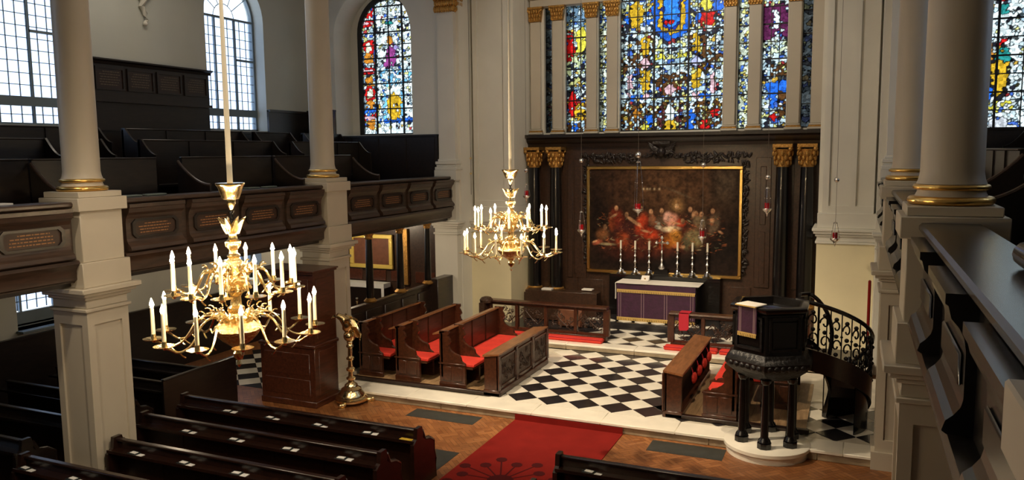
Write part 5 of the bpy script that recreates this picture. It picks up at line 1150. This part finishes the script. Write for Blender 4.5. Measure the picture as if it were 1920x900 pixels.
# ---------------------------------------------------------------- nave pews
def pew(x0, x1, y, lb, endR=True, endL=False, z=NZ, h=.86, mat='pewback'):
    t = thing('nave_pew', lb, 'pew', ((x0 + x1) / 2, y, z), 0, 'nave pews'); o_ = t.location
    part(t, 'back', M[mat], lambda b: b.box(x0, y, z, x1, y + .03, z + h - .03), off=o_)
    part(t, 'top_rail', M[mat], lambda b: b.box(x0, y - .03, z + h - .035, x1, y + .05, z + h), off=o_, bevel=.01)
    part(t, 'book_ledge', M[mat], lambda b: (b.box(x0, y - .16, z + h - .16, x1, y, z + h - .14), b.box(x0, y - .17, z + h - .16, x1, y - .155, z + h - .12)), off=o_)
    part(t, 'seat', M[mat], lambda b: b.box(x0, y + .03, z + .40, x1, y + .40, z + .44), off=o_)
    part(t, 'seat_front', M[mat], lambda b: b.box(x0, y + .34, z, x1, y + .36, z + .40), off=o_)
    n = max(2, int((x1 - x0) / .8))
    for q in range(n): part(t, 'back_panel', M[mat], lambda b: b.box(x0 + (x1 - x0) * q / n + .08, y - .008, z + .12, x0 + (x1 - x0) * (q + 1) / n - .08, y, z + h - .22), off=o_)
    def ep(b, x):
        P = [(y - .17, z), (y - .17, z + h - .18), (y - .08, z + h - .12), (y - .06, z + h + .03), (y + .07, z + h + .03), (y + .10, z + h - .06), (y + .09, z + h - .14), (y + .16, z + h - .2), (y + .30, z + h - .24), (y + .38, z + h - .27), (y + .42, z + h - .34), (y + .40, z + .42), (y + .44, z + .3), (y + .44, z)]
        b.prism(P, 'x', x - .03, x + .03)
    for x in ([x1] if endR else []) + ([x0] if endL else []):
        e = part(t, 'end_panel', M[mat], lambda b: ep(b, x), off=o_)
        part(e, 'carved_edge', M[mat], lambda b: b.tube([(x, y + .10, z + h - .05), (x, y + .17, z + h - .19), (x, y + .30, z + h - .22), (x, y + .42, z + h - .30), (x, y + .42, z + .42), (x, y + .46, z + .28), (x, y + .46, z)], .035, 8), off=o_)
    return t
bk_n = [0]
def book(x, y, z, r, lb, openp=True):
    t = thing('hymn_book', lb, 'book', (x, y, z), r, 'books on the pew ledges')
    part(t, 'cover', M['book'], lambda b: b.box(-.10, -.055, 0, .06, .055, .022), bevel=.004)
    part(t, 'leaflet', M['page'], lambda b: (b.box(.05, -.05, .0, .15, .045, .006), b.box(-.07, -.03, .022, .04, .03, .026)))
rows = [(-3.98, 'front pew', -4.05, .36), (-4.92, 'second pew', -3.90, .36), (-5.84, 'third pew', -3.40, .36), (-6.76, 'fourth pew', -4.0, .45), (-7.7, 'fifth pew', -3.4, .45)]
bx = [[-3.05, -2.2, -1.3, -.42], [-2.95, -2.05, -1.1, -.2], [-2.95, -2.05, -1.15, -.3], [-3.85, -2.95, -2.0]]
for i, (y, nm, a_, b_) in enumerate(rows):
    pew(a_, b_, y, 'dark mahogany left nave %s counted from the chancel' % nm, True, True)
    if i < 4:
        for q, x in enumerate(bx[i]): book(x, y - .09, NZ + .72, rnd.uniform(-.2, .2), 'black hymn book with white leaflet on the left %s, %s from the left' % (nm, ordn(q)))
tag(MB().box(.12, -4.10, NZ + .72, .32, -4.03, NZ + .728).build('card', M['yellow'], None), 'yellow card on the ledge of the left front pew near the aisle', 'card')
for i, (y, nm) in enumerate([(-4.12, 'front pew'), (-5.05, 'second pew')]):
    pew(2.55, 6.2, y, 'dark mahogany right nave %s counted from the chancel' % nm, False, True)
    for q, x in enumerate([3.0, 3.9, 4.8]): book(x, y - .09, NZ + .72, rnd.uniform(-.2, .2), 'black hymn book with white leaflet on the right %s, %s from the aisle' % (nm, ordn(q)))
for i, (y, a_, b_) in enumerate([(-2.6, -7.7, -4.7), (-3.55, -7.7, -4.7), (-4.5, -7.7, -4.7), (-5.45, -7.7, -4.6), (-6.4, -7.7, -4.5), (-7.3, -7.7, -4.5)]):
    pew(a_, b_, y, 'dark pew in the left aisle under the gallery, %s from the far end' % ordn(i), True, False, mat='darkw')
# dark boxed pew between column and cabinet
bp_ = thing('box_pew', 'dark box pew behind the front pews between the two left columns', 'pew', (-4.6, -3.0, NZ)); part(bp_, 'side', M['darkw'], lambda b: b.box(-.04, -.9, 0, .0, .8, 1.0)); part(bp_, 'top_rail', M['darkw'], lambda b: b.box(-.06, -.9, 1.0, .02, .8, 1.03), bevel=.01)

# ---------------------------------------------------------------- under the left gallery
ud = thing('aisle_dado', 'dark oak dado along the left aisle wall below the low windows', 'panelling', (NX, -5, NZ)); o_ = ud.location
part(ud, 'board', M['darkw'], lambda b: b.box(NX, -20, NZ, NX + .05, 4.8, 1.28), off=o_); part(ud, 'cap_moulding', M['darkw'], lambda b: b.box(NX, -20, 1.26, NX + .09, 4.8, 1.31), off=o_)
cwl = thing('chapel_panelling', 'brown wood panelling at the end of the left aisle behind the gilt picture', 'panelling', (-5.8, 4.7, NZ)); o_ = cwl.location
part(cwl, 'board', M['reredos'], lambda b: b.box(-7.2, 4.66, NZ, -4.05, 4.8, 2.86), off=o_)
for q in range(4): part(cwl, 'raised_panel', M['mahog'], lambda b: b.box(-7.0 + q * .76, 4.63, 1.16, -6.4 + q * .76, 4.66, 1.46), off=o_, bevel=.01)
part(cwl, 'pilaster_strip', M['goldd'], lambda b: b.box(-5.08, 4.58, 1.1, -4.92, 4.66, 2.6), off=o_)
gp = thing('gilt_picture', 'brown picture in a bright gilt frame on the aisle end wall', 'picture', (-6.05, 4.64, 1.5)); o_ = gp.location
part(gp, 'picture', M['brown'], lambda b: b.box(-6.62, 4.60, 1.60, -5.48, 4.62, 2.33), off=o_)
part(gp, 'frame', M['giltp'], lambda b: (b.box(-6.75, 4.56, 1.50, -5.38, 4.63, 1.61), b.box(-6.75, 4.56, 2.32, -5.38, 4.63, 2.43), b.box(-6.75, 4.56, 1.61, -6.62, 4.63, 2.32), b.box(-5.49, 4.56, 1.61, -5.38, 4.63, 2.32)), off=o_, bevel=.012)
wt = thing('side_altar_cloth', 'white linen edge of a side altar below the gilt picture', 'altar cloth', (-6.2, 4.4, .4)); part(wt, 'top', M['steel'], lambda b: b.box(-.85, -.15, .62, .72, .2, .74)); part(wt, 'drop', M['steel'], lambda b: b.box(.66, -.17, .3, .74, -.15, .74))
tag(MB().box(-7.0, 4.28, NZ, -5.5, 4.6, 1.0).build('side_altar', M['darkw'], None), 'dark side altar table at the end of the left aisle', 'altar')
cn = thing('small_brass_stand', 'small brass candle stand seen past the second column', 'candlestick', (-5.6, 3.2, NZ)); part(cn, 'stem', M['brass'], lambda b: b.lathe([(.08, 0), (.02, .08), (.015, .8), (.03, .85), (.03, .9), (.015, .95), (.03, 1.0), (.035, 1.04)], n=10)); part(cn, 'shade', M['silver'], lambda b: b.sph((0, 0, 1.1), .035, n=8))
scn = thing('aisle_screen', 'dark oak screen under the left gallery behind the choir stalls', 'screen', (-3.85, 2.3, NZ)); o_ = scn.location
part(scn, 'board', M['screen'], lambda b: b.box(-3.86, 0.05, NZ, -3.80, 4.7, 1.28), off=o_); part(scn, 'top_rail', M['screen'], lambda b: b.box(-3.9, .05, 1.28, -3.76, 4.7, 1.33), off=o_, bevel=.01)
for q in range(6): part(scn, 'raised_panel', M['screen'], lambda b: b.box(-3.80, .15 + q * .76, .5, -3.77, .15 + q * .76 + .62, 1.18), off=o_, bevel=.012)
part(scn, 'end_board', M['screen'], lambda b: b.box(-3.80, 3.75, NZ, -3.55, 4.7, 1.45), off=o_, bevel=.01)
for i, y in enumerate((1.17, 2.45, 3.75)):
    t = thing('screen_column', 'slim black column with gilt cap and base on the aisle screen, %s from the near end' % ordn(i), 'column', (-3.83, y, 1.33), 0, 'slim black columns on the aisle screen')
    part(t, 'gilt_base', M['goldd'], lambda b: b.lathe([(.13, 0), (.15, .03), (.12, .06), (.09, .09)], n=20)); part(t, 'shaft', M['black'], lambda b: b.lathe([(.085, .09), (.08, 1.0), (.07, 1.40)], n=20)); part(t, 'gilt_capital', M['goldd'], lambda b: b.lathe([(.075, 1.40), (.09, 1.43), (.08, 1.46), (.12, 1.52), (.12, 1.53)], n=20))
# wall bracket ornament and small things in the galleries
wo = thing('wall_ornament', 'white plaster scroll ornament high on the left wall between windows', 'ornament', (NX, -.72, 7.4))
part(wo, 'scroll', M['ceil'], lambda b: (b.tube([(.05, .0, .0), (.07, .06, .08), (.07, .02, .2), (.06, -.05, .35), (.08, .02, .55), (.06, 0, .8)], [.03, .04, .05, .06, .08, .08], 8), b.tube([(.05, -.25, .75), (.07, -.15, .6), (.07, 0, .5), (.07, .15, .6), (.05, .25, .75)], [.03, .05, .06, .05, .03], 8), b.sph((.06, .02, .0), .05, n=8)))
for i, (y, L_) in enumerate(((-5.1, .3), (-4.7, .36), (-2.55, .3), (-2.1, .3))):
    tag(MB().box(-3.92, y, 4.0, -3.78, y + L_, 4.03).build('gallery_book', M['bookg'], None, bevel=.01), 'grey-green book lying on the left gallery rail, %s from the near column' % ordn(i), 'book')
tag(MB().box(-4.1, -6.9, 4.0, -3.9, -6.7, 4.02).build('gallery_paper', M['page'], None), 'sheet of paper on the left gallery rail at the photo edge', 'paper')
hs = thing('gallery_book_rest', 'black rounded book rest lying on the near right gallery rail', 'book rest', (6.86, -9.2, 4.0))
part(hs, 'roll', M['black'], lambda b: b.tube([(-.12, .35, .07), (-.12, -1.4, .07)], .065, 12)); part(hs, 'board', M['black'], lambda b: b.box(-.1, -1.4, 0, .3, .3, .09), bevel=.02)
for y0_ in (-4.9,):
    pass
